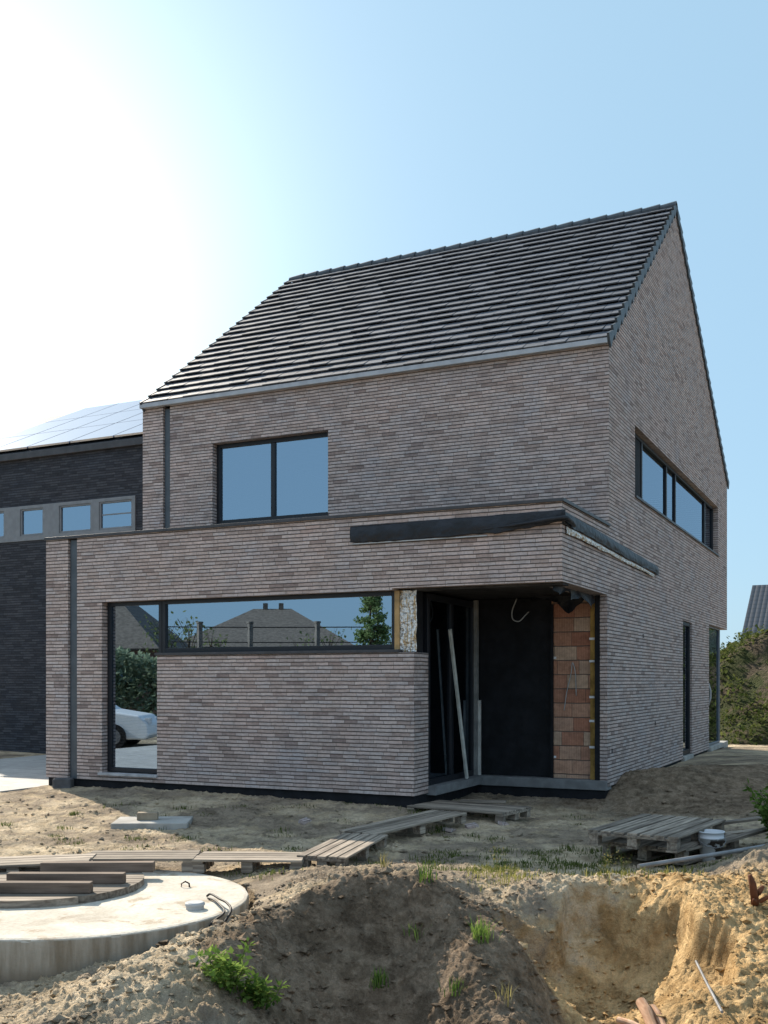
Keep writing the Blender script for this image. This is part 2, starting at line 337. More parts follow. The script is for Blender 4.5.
def tps_fit(P, lam=2e-4):
    n = len(P); d = np.hypot(P[:, None, 0]-P[None, :, 0], P[:, None, 1]-P[None, :, 1])
    K = np.where(d > 0, d*d*np.log(d+1e-9), 0)+lam*np.eye(n)*3
    Q = np.c_[np.ones(n), P[:, :2]]; A = np.block([[K, Q], [Q.T, np.zeros((3, 3))]])
    return np.linalg.solve(A, np.r_[P[:, 2], 0, 0, 0])
TW = tps_fit(CP)
def ss(x, a, b):
    t = np.clip((x-a)/(b-a), 0, 1); return t*t*(3-2*t)
def base_h(x, y):
    x = np.asarray(x, float); y = np.asarray(y, float); sh = x.shape; xf, yf = x.ravel(), y.ravel(); out = np.zeros(len(xf))
    mask = (xf > -8) & (xf < 11) & (yf > 4) & (yf < 27)
    xi, yi = xf[mask], yf[mask]; z = np.zeros(len(xi))
    for i in range(0, len(xi), 40000):
        a, b = xi[i:i+40000], yi[i:i+40000]
        d2 = (a[:, None]-CP[None, :, 0])**2+(b[:, None]-CP[None, :, 1])**2
        z[i:i+40000] = (0.5*d2*np.log(d2+1e-12))@TW[:-3]+TW[-3]+TW[-2]*a+TW[-1]*b
    k = ss(xi, -8, -6)*(1-ss(xi, 7, 10))*ss(yi, 4.2, 4.9)*(1-ss(yi, 21, 26))
    bg_ = np.where(yi < 5, 0.0, .12)
    out[mask] = np.clip(z, -.5, 1.0)*k+bg_*(1-k)
    out[~mask] = np.where(yf[~mask] > 5, .12, 0.0)
    return out.reshape(sh)
rng = np.random.RandomState(3); PERM = rng.rand(512, 512)
def vn(x, y):
    xi = np.floor(x).astype(int); yi = np.floor(y).astype(int); fx = x-xi; fy = y-yi
    fx = fx*fx*(3-2*fx); fy = fy*fy*(3-2*fy); g = lambda a, b: PERM[a % 512, b % 512]
    return (g(xi, yi)*(1-fx)+g(xi+1, yi)*fx)*(1-fy)+(g(xi, yi+1)*(1-fx)+g(xi+1, yi+1)*fx)*fy
def fbm(x, y, f, o, g=.5):
    s = 0; a = 1; t = 0
    for i in range(o):
        s = s+a*vn(x*f+i*37.1, y*f+i*91.7); t += a; a *= g; f *= 2.03
    return s/t-.5
def detail(x, y):
    near = 1-ss(y, 9.0, 11.0); heap = (1-ss(y, 7.8+.5*ss(x, 1.8, 2.8), 8.7+.6*ss(x, 1.8, 2.8)))*ss(y, 3.5, 4.5)
    s = .045*fbm(x, y, 1.3, 3)*ss(y, 5, 9)+.045*fbm(x, y, 4, 4)+.14*fbm(x, y, 2.2, 4)*np.exp(-((x-4.6)/1.6)**2-((y-14.8)/1.1)**2)
    s = s+heap*(.07*fbm(x+5, y, 3.2, 4)+.028*(np.abs(fbm(x, y+9, 6, 4, .7))-.13)+.055*(np.abs(fbm(x+3, y, 16, 4, .8))-.13)+.035*(np.abs(fbm(x, y+3, 27, 3, .8))-.13)-.018)
    cl = np.clip(fbm(x+11, y, 6.5, 3)-.14, 0, 1)*.13+np.clip(fbm(x+31, y, 26, 3)-.10, 0, 1)*.10+np.clip(fbm(x, y+51, 45, 2)-.1, 0, 1)*.045
    s = s+cl*(.75+.25*heap)
    s = s+(.012*fbm(x, y, 16, 3))*near
    return s*(1-ss(y, 15, 22))*ss(y, 3.2, 4.6)+ .0
HX, HY = 2.03, 12.0
TCX, TCY, TR_ = -2.32, 8.0, 1.28
def hgt(x, y, det=True):
    z = base_h(x, y)
    d = np.hypot(np.asarray(x)-TCX, np.asarray(y)-TCY)
    if det: z = z+detail(np.asarray(x, float), np.asarray(y, float))
    xa, ya = np.asarray(x)-HX, np.asarray(y)-HY; la = -.9002*xa+.4356*ya; lb = .4355*xa+.9002*ya
    z = np.where((la > 7.88) & (lb > -13.9) & (lb < 6.2), np.minimum(z, .04), z)      # bed of the driveway
    xx, yy = np.asarray(x, float), np.asarray(y, float)
    ang = np.arctan2(yy-7.0, xx-1.5); rr2 = np.hypot((xx-1.5)/.80, (yy-7.0)/.82)*(1+.16*np.sin(ang*3+1)+.10*np.sin(ang*7))
    if det: rr2 = rr2+.16*fbm(xx, yy, 5, 3)
    z = z-.27*ss(1-rr2, 0, .13)*ss(yy, 5.9, 6.5)                    # the dug pit drops off steeply
    z = np.where(d < TR_+.05, np.minimum(z, -.22), z)               # the tank sits in its own hole
    z = np.where((d >= TR_+.05) & (d < TR_+.35), np.minimum(z, -.05+(d-TR_)*.3), z)
    return z
def gz(x, y, det=False): return float(hgt(np.array([x]), np.array([y]), det)[0])
def axis(segs):
    out = []
    for a, b, st in segs: out += list(np.arange(a, b, st))
    return np.array(out+[segs[-1][1]])
def geo(a, b, st, k=1.35):
    out = [a]
    while out[-1] < b: out.append(out[-1]+st); st *= k
    return out
xs = np.array([-v for v in geo(4.2, 1500, .08)][::-1][:-1]+list(np.arange(-4.2, -2.7, .02))+list(np.arange(-2.7, 3.5, .0115))+list(np.arange(3.5, 4.4, .02))+geo(4.4, 1500, .05))
ys = np.array([-v for v in geo(0, 1200, .6)][::-1][:-1]+list(np.arange(0, 4.4, .4))+list(np.arange(4.4, 8.8, .0115))+list(np.arange(8.8, 9.3, .02))+list(np.arange(9.3, 15, .032))+geo(15, 1800, .07, 1.15))
GX, GY = np.meshgrid(xs, ys); GZ = hgt(GX, GY)
nx, ny = len(xs), len(ys); V = np.stack([GX, GY, GZ], -1).reshape(-1, 3)
idx = np.arange(nx*ny).reshape(ny, nx); F = np.stack([idx[:-1, :-1], idx[:-1, 1:], idx[1:, 1:], idx[1:, :-1]], -1).reshape(-1, 4)
me = bpy.data.meshes.new('ground'); me.vertices.add(len(V)); me.vertices.foreach_set('co', V.ravel())
me.loops.add(len(F)*4); me.loops.foreach_set('vertex_index', F.ravel().astype(np.int32)); me.polygons.add(len(F))
me.polygons.foreach_set('loop_start', np.arange(0, len(F)*4, 4, dtype=np.int32)); me.update(); me.validate()
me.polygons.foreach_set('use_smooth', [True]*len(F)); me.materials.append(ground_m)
go = bpy.data.objects.new('ground', me); S.collection.objects.link(go); tag(go, kind='structure')

# ---------------------------------------------------------------- house (local: x to the right along the front, y into the depth)
HO = Vector((2.03, 12.0, 0)); HR = math.atan2(-.4356, .9002)
def hw(a, b, z=0):                                   # house-local (a to the left of the corner, b deep) to world
    return Vector((HO.x-.9002*a+.4355*b, HO.y+.4356*a+.9002*b, z))
house = thing('brick_house', 'unfinished two storey house of long brown grey bricks with a dark tiled gable roof', 'house', HO, HR)
WD, DP, EV, RB, RZ, PZ, LZ, BZ = 7.74, 13.25, 6.13, 6.91, 9.86, 3.70, 2.79, .245
def wall_grid(mb, us, vs, solid, t0, t1, mp):
    """solid cells of a (u, v) grid between depth t0 and t1, faces only where a cell meets a gap"""
    us = sorted(set(us)); vs = sorted(set(vs)); nu, nv = len(us)-1, len(vs)-1
    ok = [[solid((us[i]+us[i+1])/2, (vs[j]+vs[j+1])/2) for j in range(nv)] for i in range(nu)]
    g = lambda i, j: 0 <= i < nu and 0 <= j < nv and ok[i][j]
    for i in range(nu):
        for j in range(nv):
            if not ok[i][j]: continue
            u0, u1, v0, v1 = us[i], us[i+1], vs[j], vs[j+1]
            P = lambda u, v, t: mp(u, v, t)
            mb.face([P(u0, v0, t0), P(u1, v0, t0), P(u1, v1, t0), P(u0, v1, t0)]); mb.face([P(u0, v0, t1), P(u0, v1, t1), P(u1, v1, t1), P(u1, v0, t1)])
            if not g(i-1, j): mb.face([P(u0, v0, t0), P(u0, v1, t0), P(u0, v1, t1), P(u0, v0, t1)])
            if not g(i+1, j): mb.face([P(u1, v0, t0), P(u1, v0, t1), P(u1, v1, t1), P(u1, v1, t0)])
            if not g(i, j-1): mb.face([P(u0, v0, t0), P(u0, v0, t1), P(u1, v0, t1), P(u1, v0, t0)])
            if not g(i, j+1): mb.face([P(u0, v1, t0), P(u1, v1, t0), P(u1, v1, t1), P(u0, v1, t1)])
def inr(u, v, h): return h[0] < u < h[1] and h[2] < v < h[3]
T = .36
Fm = lambda u, v, t: (-u, t, v)
# lower front wall
wb = MB()
Hs = [(5.73, 6.70, .35, 2.77), (2.146, 5.74, 2.0, 2.77), (-1, 2.15, 2.0, 2.79), (-1, 1.85, 0, LZ), (7.156, 7.324, 0, 4)]
wall_grid(wb, [0, 1.85, 2.146, 5.73, 6.70, 7.156, 7.324, WD], [BZ, .35, 2.0, 2.77, LZ, PZ], lambda u, v: not any(inr(u, v, h) for h in Hs), 0, T, Fm)
wb.face([(-1.85, T, BZ), (-1.85, T, 2.0), (-1.85, .44, 2.0), (-1.85, .44, BZ)])   # return of the low wall
wb.face([(-1.85, T, 2.0), (-2.1, T, 2.0), (-2.1, .44, 2.0), (-1.85, .44, 2.0)])
wb.face([(-1.85, .44, BZ), (-1.85, .44, 2.0), (-2.1, .44, 2.0), (-2.1, .44, BZ)])
# upper front wall
Hu = [(4.256, 6.355, 4.14, 5.43), (7.186, 7.327, 0, 9)]
wall_grid(wb, [0, 4.256, 6.355, 7.186, 7.327, WD], [PZ+.002, 4.14, 5.43, EV], lambda u, v: not any(inr(u, v, h) for h in Hu), 2.2, 2.2+T, Fm)
# side wall
Sm = lambda u, v, t: (-t, u, v)
Hr = [(-1, 2.52, 0, LZ), (7.68, 8.62, 0, 2.74), (10.65, 14, 0, 2.81), (3.77, 11.9, 4.35, 5.40)]
def side_ok(u, v):
    if any(inr(u, v, h) for h in Hr): return False
    return v < PZ or u > 2.2+T
wall_grid(wb, [T, 2.52, 2.2+T, 3.77, 7.68, 8.62, 10.65, 11.9, DP], [BZ, 2.74, LZ, 2.81, PZ, 4.35, 5.40, EV], side_ok, 0, T, Sm)
# far side wall, back wall, gables
wb.box(-WD, -WD+T, T, 2.2, BZ, PZ-.01); wb.box(-WD, -WD+T, 2.2+T, DP, BZ, EV); wb.box(-WD, -WD+T, 2.2, 2.2+T, BZ, PZ)
wb.box(-WD+T, -T, DP-T, DP, 2.81, EV); wb.box(-WD+T, -2.2, 12.6, 12.88, BZ, 3.0)
for x0, x1 in ((0, -T), (-WD, -WD+T)):
    a, b_, c_ = (2.2, EV), (DP, EV), (RB, RZ-.06)
    for xx in (x0, x1): wb.face([(xx, a[0], a[1]), (xx, b_[0], b_[1]), (xx, c_[0], c_[1])])
    wb.face([(x0, *a), (x1, *a), (x1, *c_), (x0, *c_)]); wb.face([(x0, *b_), (x0, *c_), (x1, *c_), (x1, *b_)])
wb.box(-.10, 0, 2.12, 2.52, BZ, LZ); wb.build('wall', brick, house, fixn=False)
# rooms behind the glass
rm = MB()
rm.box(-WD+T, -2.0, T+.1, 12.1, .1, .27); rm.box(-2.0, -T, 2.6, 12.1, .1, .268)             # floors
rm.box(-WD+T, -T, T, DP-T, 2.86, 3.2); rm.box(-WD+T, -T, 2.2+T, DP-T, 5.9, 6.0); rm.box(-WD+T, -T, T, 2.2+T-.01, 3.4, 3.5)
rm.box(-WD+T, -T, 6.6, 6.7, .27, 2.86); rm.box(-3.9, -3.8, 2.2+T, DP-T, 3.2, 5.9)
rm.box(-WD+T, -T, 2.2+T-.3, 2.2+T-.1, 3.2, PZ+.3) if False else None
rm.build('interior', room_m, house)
# base membrane
pl = MB(); pl.box(-WD+.02, -1.87, .03, T, -.25, BZ-.002); pl.box(-1.95, -1.87, T, 2.2, -.25, .215)
pl.box(-1.88, -.03, 2.13, 2.5, -.25, .197); pl.box(-T, -.03, 2.5, 12.6, -.25, BZ-.002); pl.box(-.9, -.03, 12.6, DP-.1, -.25, .14)
pl.build('base_membrane', black, house)
st = MB(); st.box(-1.99, -1.75, .445, 2.10, .215, .325); st.box(-1.99, -.0, 2.10, 2.34, .20, .33)
st.build('threshold', sill_conc, house, bevel=.006)
cs = MB(); cs.box(-.3, .03, 7.66, 8.64, .2, .285); cs.build('doorstep', conc, house, bevel=.005)
cs = MB(); cs.box(-1.2, .02, 12.62, DP+.02, .15, .29); cs.box(-.30, .04, 10.63, 12.615, .2, .292)
cs.build('corner_plinth', conc, house, bevel=.005)
# coping and eave
cp = MB(); cp.box(-WD-.02, .025, -.025, T+.02, PZ, PZ+.04); cp.box(-T-.02, .025, T+.02, 2.2, PZ, PZ+.04)
cp.build('coping', cap_m, house, bevel=.004)
ev = MB(); ev.box(-WD-.0, .0, 2.11, 2.2, EV-.005, EV+.065); ev.box(-WD-.0, 0, 2.115, 2.3, EV+.03, EV+.05)
ev.build('eave_gutter', zinc, house, bevel=.006)
for nm_, a0, a1, z0, z1, b0 in (('downpipe', 7.162, 7.318, .05, PZ-.01, .035), ('downpipe', 7.192, 7.321, PZ+.045, EV-.035, 2.235)):
    d = MB(); d.box(-a1, -a0, b0, b0+.12, z0, z1)
    d.box(-a1-.006, -a0+.006, b0+.12, b0+.3, z0+.2, z1); d.build(nm_, pipe_m, house, bevel=.008)
# soffit of the porch
sf = MB(); sf.box(-2.1, -T-.002, T+.002, 2.28, LZ+.01, LZ+.06); sf.box(-1.95, -.02, .12, T-.02, LZ-.03, LZ-.003)
sf.build('porch_ceiling', M_plain('porch_board', (.035, .033, .033), .8, .2, .4), house)

# ---- roof: overlapping flat tiles, stepped verge pieces, ridge caps
rf = MB(); vg = (MB(), MB()); ct = random.Random(4)
def slope(mb, vbs, b0, z0, b1, z1, n):
    dv = Vector((0, b1-b0, z1-z0)); Ls = dv.length; dv.normalize(); nrm = Vector((0, -dv.z, dv.y)) if b1 > b0 else Vector((0, dv.z, -dv.y))
    nrm = nrm if nrm.z > 0 else -nrm; g = Ls/n; tw = .30
    for i in range(n):
        off = 0 if i % 2 == 0 else tw/2; x = -WD-.02-off
        while x < .0:
            x0, x1 = max(x, -WD+.05), min(x+tw-.009, .01)
            if x1-x0 > .03:
                j = ct.uniform(-.006, .007); lo = .062+j; hi = .010
                s0 = i*g-.03+ct.uniform(-.003, .003); s1 = (i+1)*g+.04
                P = lambda xx, s_, h: Vector((xx, b0, z0))+dv*s_+nrm*h
                q = [P(x0, s0, lo-.020), P(x1, s0, lo-.020), P(x1, s1, hi-.014), P(x0, s1, hi-.014), P(x0, s0, lo), P(x1, s0, lo), P(x1, s1, hi), P(x0, s1, hi)]
                k = len(mb.v); mb.v += [tuple(p) for p in q]
                for f_ in ((0,3,2,1),(4,5,6,7),(0,1,5,4),(1,2,6,5),(2,3,7,6),(3,0,4,7)): mb.f.append(tuple(k+r_ for r_ in f_)); mb.m.append(0)
            x += tw
        for vb, xe0, xe1, tp_ in ((vbs[0], .004, .036, .10), (vbs[1], -WD+.02, -WD+.052, .07)):      # verge hook of this course
            s0 = i*g-.045; s1 = (i+1)*g-.05
            P = lambda xx, s_, h: Vector((xx, b0, z0))+dv*s_+nrm*h
            q = [P(xe0, s0, -.105), P(xe1, s0, -.105), P(xe1, s1, -.03), P(xe0, s1, -.03), P(xe0, s0, tp_), P(xe1, s0, tp_), P(xe1, s1, .035), P(xe0, s1, .035)]
            k = len(vb.v); vb.v += [tuple(p) for p in q]
            for f_ in ((0,3,2,1),(4,5,6,7),(0,1,5,4),(1,2,6,5),(2,3,7,6),(3,0,4,7)): vb.f.append(tuple(k+r_ for r_ in f_)); vb.m.append(0)
slope(rf, vg, 2.16, EV+.055, RB, RZ, 22); slope(rf, vg, DP+.05, EV+.0, RB, RZ, 26)
roof = rf.build('roof', tile, house); [g_.build('verge', tile_edge, roof) for g_ in vg]
rd = MB(); nr = 25
for i in range(nr):
    x0 = -WD+.02+i*(WD+.01)/nr; x1 = x0+(WD+.01)/nr+.03*(i < nr-1); r0, r1 = .105, .08
    k = len(rd.v); n = 9
    for x, r in ((x0, r1), (x1, r0), (x1, r0-.025), (x0, r1-.025)):
        for j in range(n):
            t = math.pi*(-.12+1.24*j/(n-1)); rd.v.append((x, RB+math.cos(t)*r*1.15, RZ-.015+math.sin(t)*r))
    for s_ in range(3):
        for j in range(n-1): rd.f.append((k+s_*n+j, k+s_*n+j+1, k+(s_+1)*n+j+1, k+(s_+1)*n+j)); rd.m.append(0)
rd.build('ridge_cap', tile_edge, roof)
dk = MB(); dk.face([(-WD+.02, 2.2, EV+.0), (-.02, 2.2, EV+.0), (-.02, RB, RZ-.05), (-WD+.02, RB, RZ-.05)]); dk.face([(-WD+.02, DP, EV-.03), (-.02, DP, EV-.03), (-.02, RB, RZ-.05), (-WD+.02, RB, RZ-.05)])
dk.build('roof_deck', black, roof)

# ---- windows
def window(name, plane, u0, u1, v0, v1, t, splits=(), fw=.07, mat=frame_m, gm=glass, parent=house, sill=None, sash=False, hs=()):
    """frame, panes between the splits, and a sill; plane 'f' (front, x=-u) or 's' (side, y=u)"""
    mp = (lambda u, v, d: (-u, t+d, v)) if plane == 'f' else (lambda u, v, d: (-t-d, u, v))
    def bx(mb, ua, ub, va, vb, d0, d1):
        p, q = mp(ua, va, d0), mp(ub, vb, d1)
        mb.box(min(p[0], q[0]), max(p[0], q[0]), min(p[1], q[1]), max(p[1], q[1]), min(p[2], q[2]), max(p[2], q[2]))
    f_ = MB(); D = .08
    bx(f_, u0, u0+fw, v0, v1, 0, D); bx(f_, u1-fw, u1, v0, v1, 0, D); bx(f_, u0+fw, u1-fw, v1-fw, v1, 0, D); bx(f_, u0+fw, u1-fw, v0, v0+fw*1.15, 0, D)
    ed = [u0+fw]
    for s_ in splits: bx(f_, s_-fw*.6, s_+fw*.6, v0+fw*1.15, v1-fw, .004, D-.004); ed += [s_-fw*.6, s_+fw*.6]
    ed.append(u1-fw)
    wo_ = f_.build(name, mat, parent, bevel=.005)
    for i in range(0, len(ed), 2):
        a, b_ = ed[i], ed[i+1]; z0, z1 = v0+fw*1.15, v1-fw
        if sash:
            s2 = MB(); q = .022
            bx(s2, a, a+q, z0, z1, .015, D-.01); bx(s2, b_-q, b_, z0, z1, .015, D-.01); bx(s2, a+q, b_-q, z1-q, z1, .015, D-.01); bx(s2, a+q, b_-q, z0, z0+q, .015, D-.01)
            for h_ in hs: bx(s2, a+q, b_-q, h_-.012, h_+.012, .016, D-.02)
            s2.build('sash', mat, wo_)
        q_ = [mp(a, z0, .035), mp(b_, z0, .035), mp(b_, z1, .035), mp(a, z1, .035)]; g_ = MB(); g_.face(q_[::-1] if plane == 'f' else q_)
        g_.build('pane', gm, wo_)
    if sill:
        s3 = MB(); bx(s3, u0-.02, u1+.02, v0-.035, v0-.002, -t-.02 if plane == 'f' and t < 1 else -.14, .03)
        s3.build('sill', sill, wo_, bevel=.003)
    return wo_
window('window', 'f', 4.256, 6.35, 4.145, 5.43, 2.2+.11, (5.30,), .062, sill=cap_m)
window('window', 'f', 5.735, 6.695, .36, 2.768, .11, (), .055, sill=None)
window('window', 'f', 2.15, 5.729, 2.04, 2.768, .11, (), .055, sill=None)
sl_ = MB(); sl_.box(-6.75, -5.72, -.035, .11, .318, .352); sl_.build('window_sill', M_plain('pale_sill', (.36, .36, .37), .6), house, bevel=.003)
sl_ = MB(); sl_.box(-5.76, -2.05, -.02, .11, 2.002, 2.038); sl_.build('window_sill', cap_m, house, bevel=.003)
sw_ = window('window', 's', 3.78, 11.89, 4.37, 5.395, .10, (4.75, 6.72, 7.55, 10.8), .05)
vp = MB(); vp.box(-.14, -.12, 3.84, 4.70, 4.43, 5.34); vp.build('vent_panel', black, sw_)
sl_ = MB(); sl_.box(-.15, .03, 3.75, 11.92, 4.335, 4.368); sl_.build('window_sill', cap_m, house)
window('window', 's', 7.69, 8.61, .30, 2.735, .03, (), .07, gm=glass_dark)
cw = window('corner_window', 's', 10.70, 12.52, .30, 2.80, .05, (), .03, mat=grey_frame)
g_ = MB(); g_.face([(-.11, 12.56, .3), (-2.2, 12.56, .3), (-2.2, 12.56, 2.8), (-.11, 12.56, 2.8)]); g_.build('pane', glass, cw)
# foil faced insulation at the end of the long window
fo = MB(); 
for j in range(12):
    z0 = 2.012+j*.063
    for i in range(6):
        x0 = -2.14+i*.046; d = lambda a, b: .11+.02*math.sin(a*31+b*17)*math.sin(b*9)
        fo.face([(x0, d(i, j), z0), (x0+.046, d(i+1, j), z0), (x0+.046, d(i+1, j+1), z0+.063), (x0, d(i, j+1), z0+.063)])
fo.build('insulation_edge', foil, house)
fo = MB(); fo.box(-2.14, -1.88, .16, T-.02, 2.0, 2.78); fo.build('window_post', black, house)
fo = MB(); fo.box(-2.148, -2.085, .075, .10, 2.04, 2.765); fo.build('wood_strip', M_plain('post_wood', (.34, .22, .10), .8), house)
# porch: black door panel, block wall, glazed door
bd_ = MB(); bd_.box(-1.87, -.80, 2.27, 2.33, .333, LZ); bd_.build('door_panel', black, house)
bk = MB(); bk.box(-.80, -.17, 2.25, 2.5, .333, LZ-.02); bk.build('block_wall', block, house)
ins = MB(); ins.box(-.25, -.185, 2.20, 2.249, .32, LZ-.1); ins.build('insulation_strip', M_plain('ochre_foam', (.30, .19, .06), .9, .1, .4), house)
jb = MB(); jb.box(-.17, -.102, 2.125, 2.5, .333, LZ-.005); jb.box(-.80, -.77, 2.20, 2.249, .31, LZ-.1); jb.build('door_jamb', black, house)
for x0, x1, y0, y1, zs in ((-.26, -.19, 2.185, 2.199, (.75, 1.1, 1.42, 1.9, 2.2)), (-.765, -.735, 2.235, 2.249, (.6, 1.95))):
    for z in zs: tg = MB(); tg.box(x0, x1, y0, y1, z, z+.03); tg.build('wall_tie', plastic_white, house)
gd_ = window('glazed_door', 's', .52, 2.18, .31, 2.76, 1.89, (1.35,), .08, gm=glass_dark)
po = MB(); po.box(-1.90, -1.84, 2.13, 2.20, .333, LZ-.01); po.build('door_post', M_plain('grey_post', (.20, .20, .195), .6), house, bevel=.003)
po = MB(); po.box(-1.835, -1.80, 2.14, 2.19, .333, 1.38); po.build('post_sleeve', M_plain('pale_post', (.52, .51, .48), .6), house, bevel=.003)
# torn membrane under the lintel
def drape(pts, lens, nrm):
    tm = MB(); N = Vector(nrm); m = 6
    for i, (p, l_) in enumerate(zip(pts, lens)):
        for j in range(m):
            t = j/(m-1); tm.v.append(tuple(Vector(p)+Vector((0, 0, -l_*t))+N*(.03*math.sin(i*1.3)*t+.02*t*t+.008*math.sin(i*2.9+j))))
    for i in range(len(pts)-1):
        for j in range(m-1): tm.f.append((i*m+j, (i+1)*m+j, (i+1)*m+j+1, i*m+j+1)); tm.m.append(0)
    return tm.build('torn_membrane', flash_m, house, smooth=True)
rr = random.Random(8)
drape([(-1.0+k*.055, 1.95-.006*k, LZ-.012) for k in range(15)], [.03+.20*math.exp(-((k-10)/2.6)**2)+rr.uniform(0, .025) for k in range(15)], (0, -1, 0))
drape([(-.16, .15+k*.1, LZ-.012) for k in range(20)], [.07+.04*math.sin(k*.9)+rr.uniform(0, .03)+(.06 if k > 15 else 0) for k in range(20)], (1, 0, 0))
cb = MB(); cb.tube(curve([(-1.28, 2.2, 2.79), (-1.33, 2.15, 2.62), (-1.31, 2.12, 2.50), (-1.22, 2.12, 2.47), (-1.14, 2.14, 2.55), (-1.10, 2.17, 2.60)]), .008, 6)
cb.build('hanging_cable', plastic_grey, house, smooth=True)
cb = MB(); cb.tube(curve([(-.62, 2.235, 1.25), (-.58, 2.225, 1.5), (-.52, 2.22, 1.75), (-.50, 2.22, 1.9), (-.46, 2.22, 1.75), (-.45, 2.225, 1.45)]), .006, 6)
cb.build('wall_cable', plastic_grey, house, smooth=True)
for y, z in ((2.35, .68), (5.2, .95), (4.3, 2.3)): vt = MB(); vt.box(-.01, .004, y, y+.05, z, z+.06); vt.build('weep_hole', black, house)
hl = MB(); hl.tube([(-.1, 7.8, 1.0), (-.04, 7.78, 1.15), (-.04, 7.78, 1.4), (-.12, 7.8, 1.6)], .02, 8); hl.build('door_pull', plastic_grey, house, smooth=True); hl = MB(); hl.tube([(-.04, 10.82, 1.15), (0, 10.85, 1.3), (0, 10.85, 1.45), (-.04, 10.82, 1.6)], .02, 8)
hl.build('door_pull', plastic_grey, house, smooth=True)

# flashing that hangs loose round the parapet corner
def strip(name, top, bot, nrm, bulge, mat, seed, n=110, m=12, wr=.012):
    """sheet hung between two lines given as functions of 0..1, wrinkled by noise"""
    mb = MB(); N = Vector(nrm)
    for i in range(n):
        u = i/(n-1); A_, B_ = Vector(top(u)), Vector(bot(u)); Ls = 5.0
        for j in range(m):
            t = j/(m-1); wk = float(fbm(np.array(u*26+seed*7), np.array(t*1.6+u*9), 1.0, 4, .6))
            mb.v.append(tuple(A_.lerp(B_, t)+N*(.008+bulge*math.sin(min(1, t*1.15)*2.4)*(1+.5*math.sin(u*11+seed))+max(-.006, wr*2.2*wk*(.3+t)))))
    for i in range(n-1):
        for j in range(m-1): mb.f.append((i*m+j, (i+1)*m+j, (i+1)*m+j+1, i*m+j+1)); mb.m.append(0)
    o = mb.build(name, mat, house, smooth=True); md = o.modifiers.new('thick', 'SOLIDIFY'); md.thickness = .004; return o
def nz(u, sd, a): return a*float(fbm(np.array(u*14+sd), np.array(sd*3.1), 1.0, 3))
strip('parapet_flashing', lambda u: (-2.715+u*2.76, -.004, 3.575+.03*u+nz(u, 1, .02)), lambda u: (-2.70+u*2.75, -.004, 3.375+.10*max(0, u-.72)/.28+nz(u, 2, .045)), (0, -1, 0), .02, flash_m, 1, wr=.018)
strip('parapet_flashing', lambda u: (.004, -.05+u*5.38, 3.60-.12*u+nz(u, 3, .015)), lambda u: (.004, -.05+u*5.38, 3.445-.11*u+nz(u, 4, .05)), (1, 0, 0), .018, flash_m, 3, wr=.02)
strip('flashing_foil', lambda u: (.004, .12+u*4.9, 3.43-.10*u), lambda u: (.004, .12+u*4.9, 3.355-.075*u+nz(u, 5, .04)), (1, 0, 0), .02, foil, 5)
bt = MB(); bt.box(-2.69, -.9, -.028, -.002, 3.355, 3.367); bt.build('flashing_lath', plastic_grey, house)
bt = MB(); bt.tube(curve([(-1.0, -.03, 3.43), (-.6, -.05, 3.455), (-.25, -.075, 3.48), (.03, -.06, 3.50), (.07, .10, 3.485), (.05, .35, 3.46)]), [.008]*6+[.018]*6+[.028]*6+[.032]*6+[.03]*6+[.012], 10); o_ = bt.build('flashing_fold', flash_m, house, smooth=True)

# ---------------------------------------------------------------- neighbour house on the left
nb = thing('dark_house', 'neighbouring house of near black brick with a grey window strip and solar panels', 'house', HO, HR)
NB_, NE, NRB, NRZ, NA0, NA1 = 6.0, 6.74, 10.6, 9.0, 7.80, 17.8
wn2 = MB(); wall_grid(wn2, [NA0, 10.97, NA1-.6, NA1], [-.1, 4.78, 5.56, NE], lambda u, v: not (10.97 < u < NA1-.6 and 4.78 < v < 5.56), NB_, NB_+.3, Fm)
wn2.box(-NA1, -NA1+.3, NB_+.3, 14, -.1, NE); wn2.box(-NA0-.3, -NA0, NB_+.3, 14, -.1, NE); wn2.box(-NA1+.3, -NA0-.3, 13.7, 14, -.1, NE)
for x in (-NA1, -NA0):
    wn2.face([(x, NB_, NE), (x, 14.2, NE), (x, NRB, NRZ)])
wn2.build('wall', dark_brick, nb)
ff = MB(); ff.box(-NA1, -9.9, NB_-.02, NB_+.02, NE-.0, NE) if False else None
ff.box(-NA1-.05, -NA0, NB_-.10, NB_-.003, NE-.14, NE+.01); ff.build('fascia', cap_m, nb, bevel=.01)
rm2 = MB(); rm2.box(-NA1+.3, -NA0-.3, NB_+1.2, NB_+1.3, 3, 6.3); rm2.box(-NA1+.3, -NA0-.3, NB_+.3, NB_+1.3, 4.4, 4.5); rm2.box(-NA1+.3, -NA0-.3, NB_+.3, NB_+1.3, 5.7, 5.8); rm2.build('interior', room_m, nb)
nr_ = MB(); P0 = Vector((0, NB_-.08, NE+.01)); dn = (Vector((0, NRB, NRZ))-P0)
nr_.face([(-NA1-.1, P0.y, P0.z), (-NA0, P0.y, P0.z), (-NA0, NRB, NRZ), (-NA1-.1, NRB, NRZ)]); nr_.face([(-NA1-.1, 14.3, NE), (-NA1-.1, NRB, NRZ), (-NA0, NRB, NRZ), (-NA0, 14.3, NE)])
nroof = nr_.build('roof', black, nb)
pt_ = NT('solar_glass'); pd_ = pt_.n('ShaderNodeBsdfDiffuse', {'Color': (.20, .22, .28)}); pg_ = pt_.n('ShaderNodeBsdfGlossy', {'Color': (.9, .93, 1.), 'Roughness': .12})
pm_ = pt_.n('ShaderNodeMixShader', {0: .38, 1: pd_.outputs[0], 2: pg_.outputs[0]}); pt_.t.links.new(pm_.outputs[0], pt_.out.inputs[0]); panel_m = pt_.m
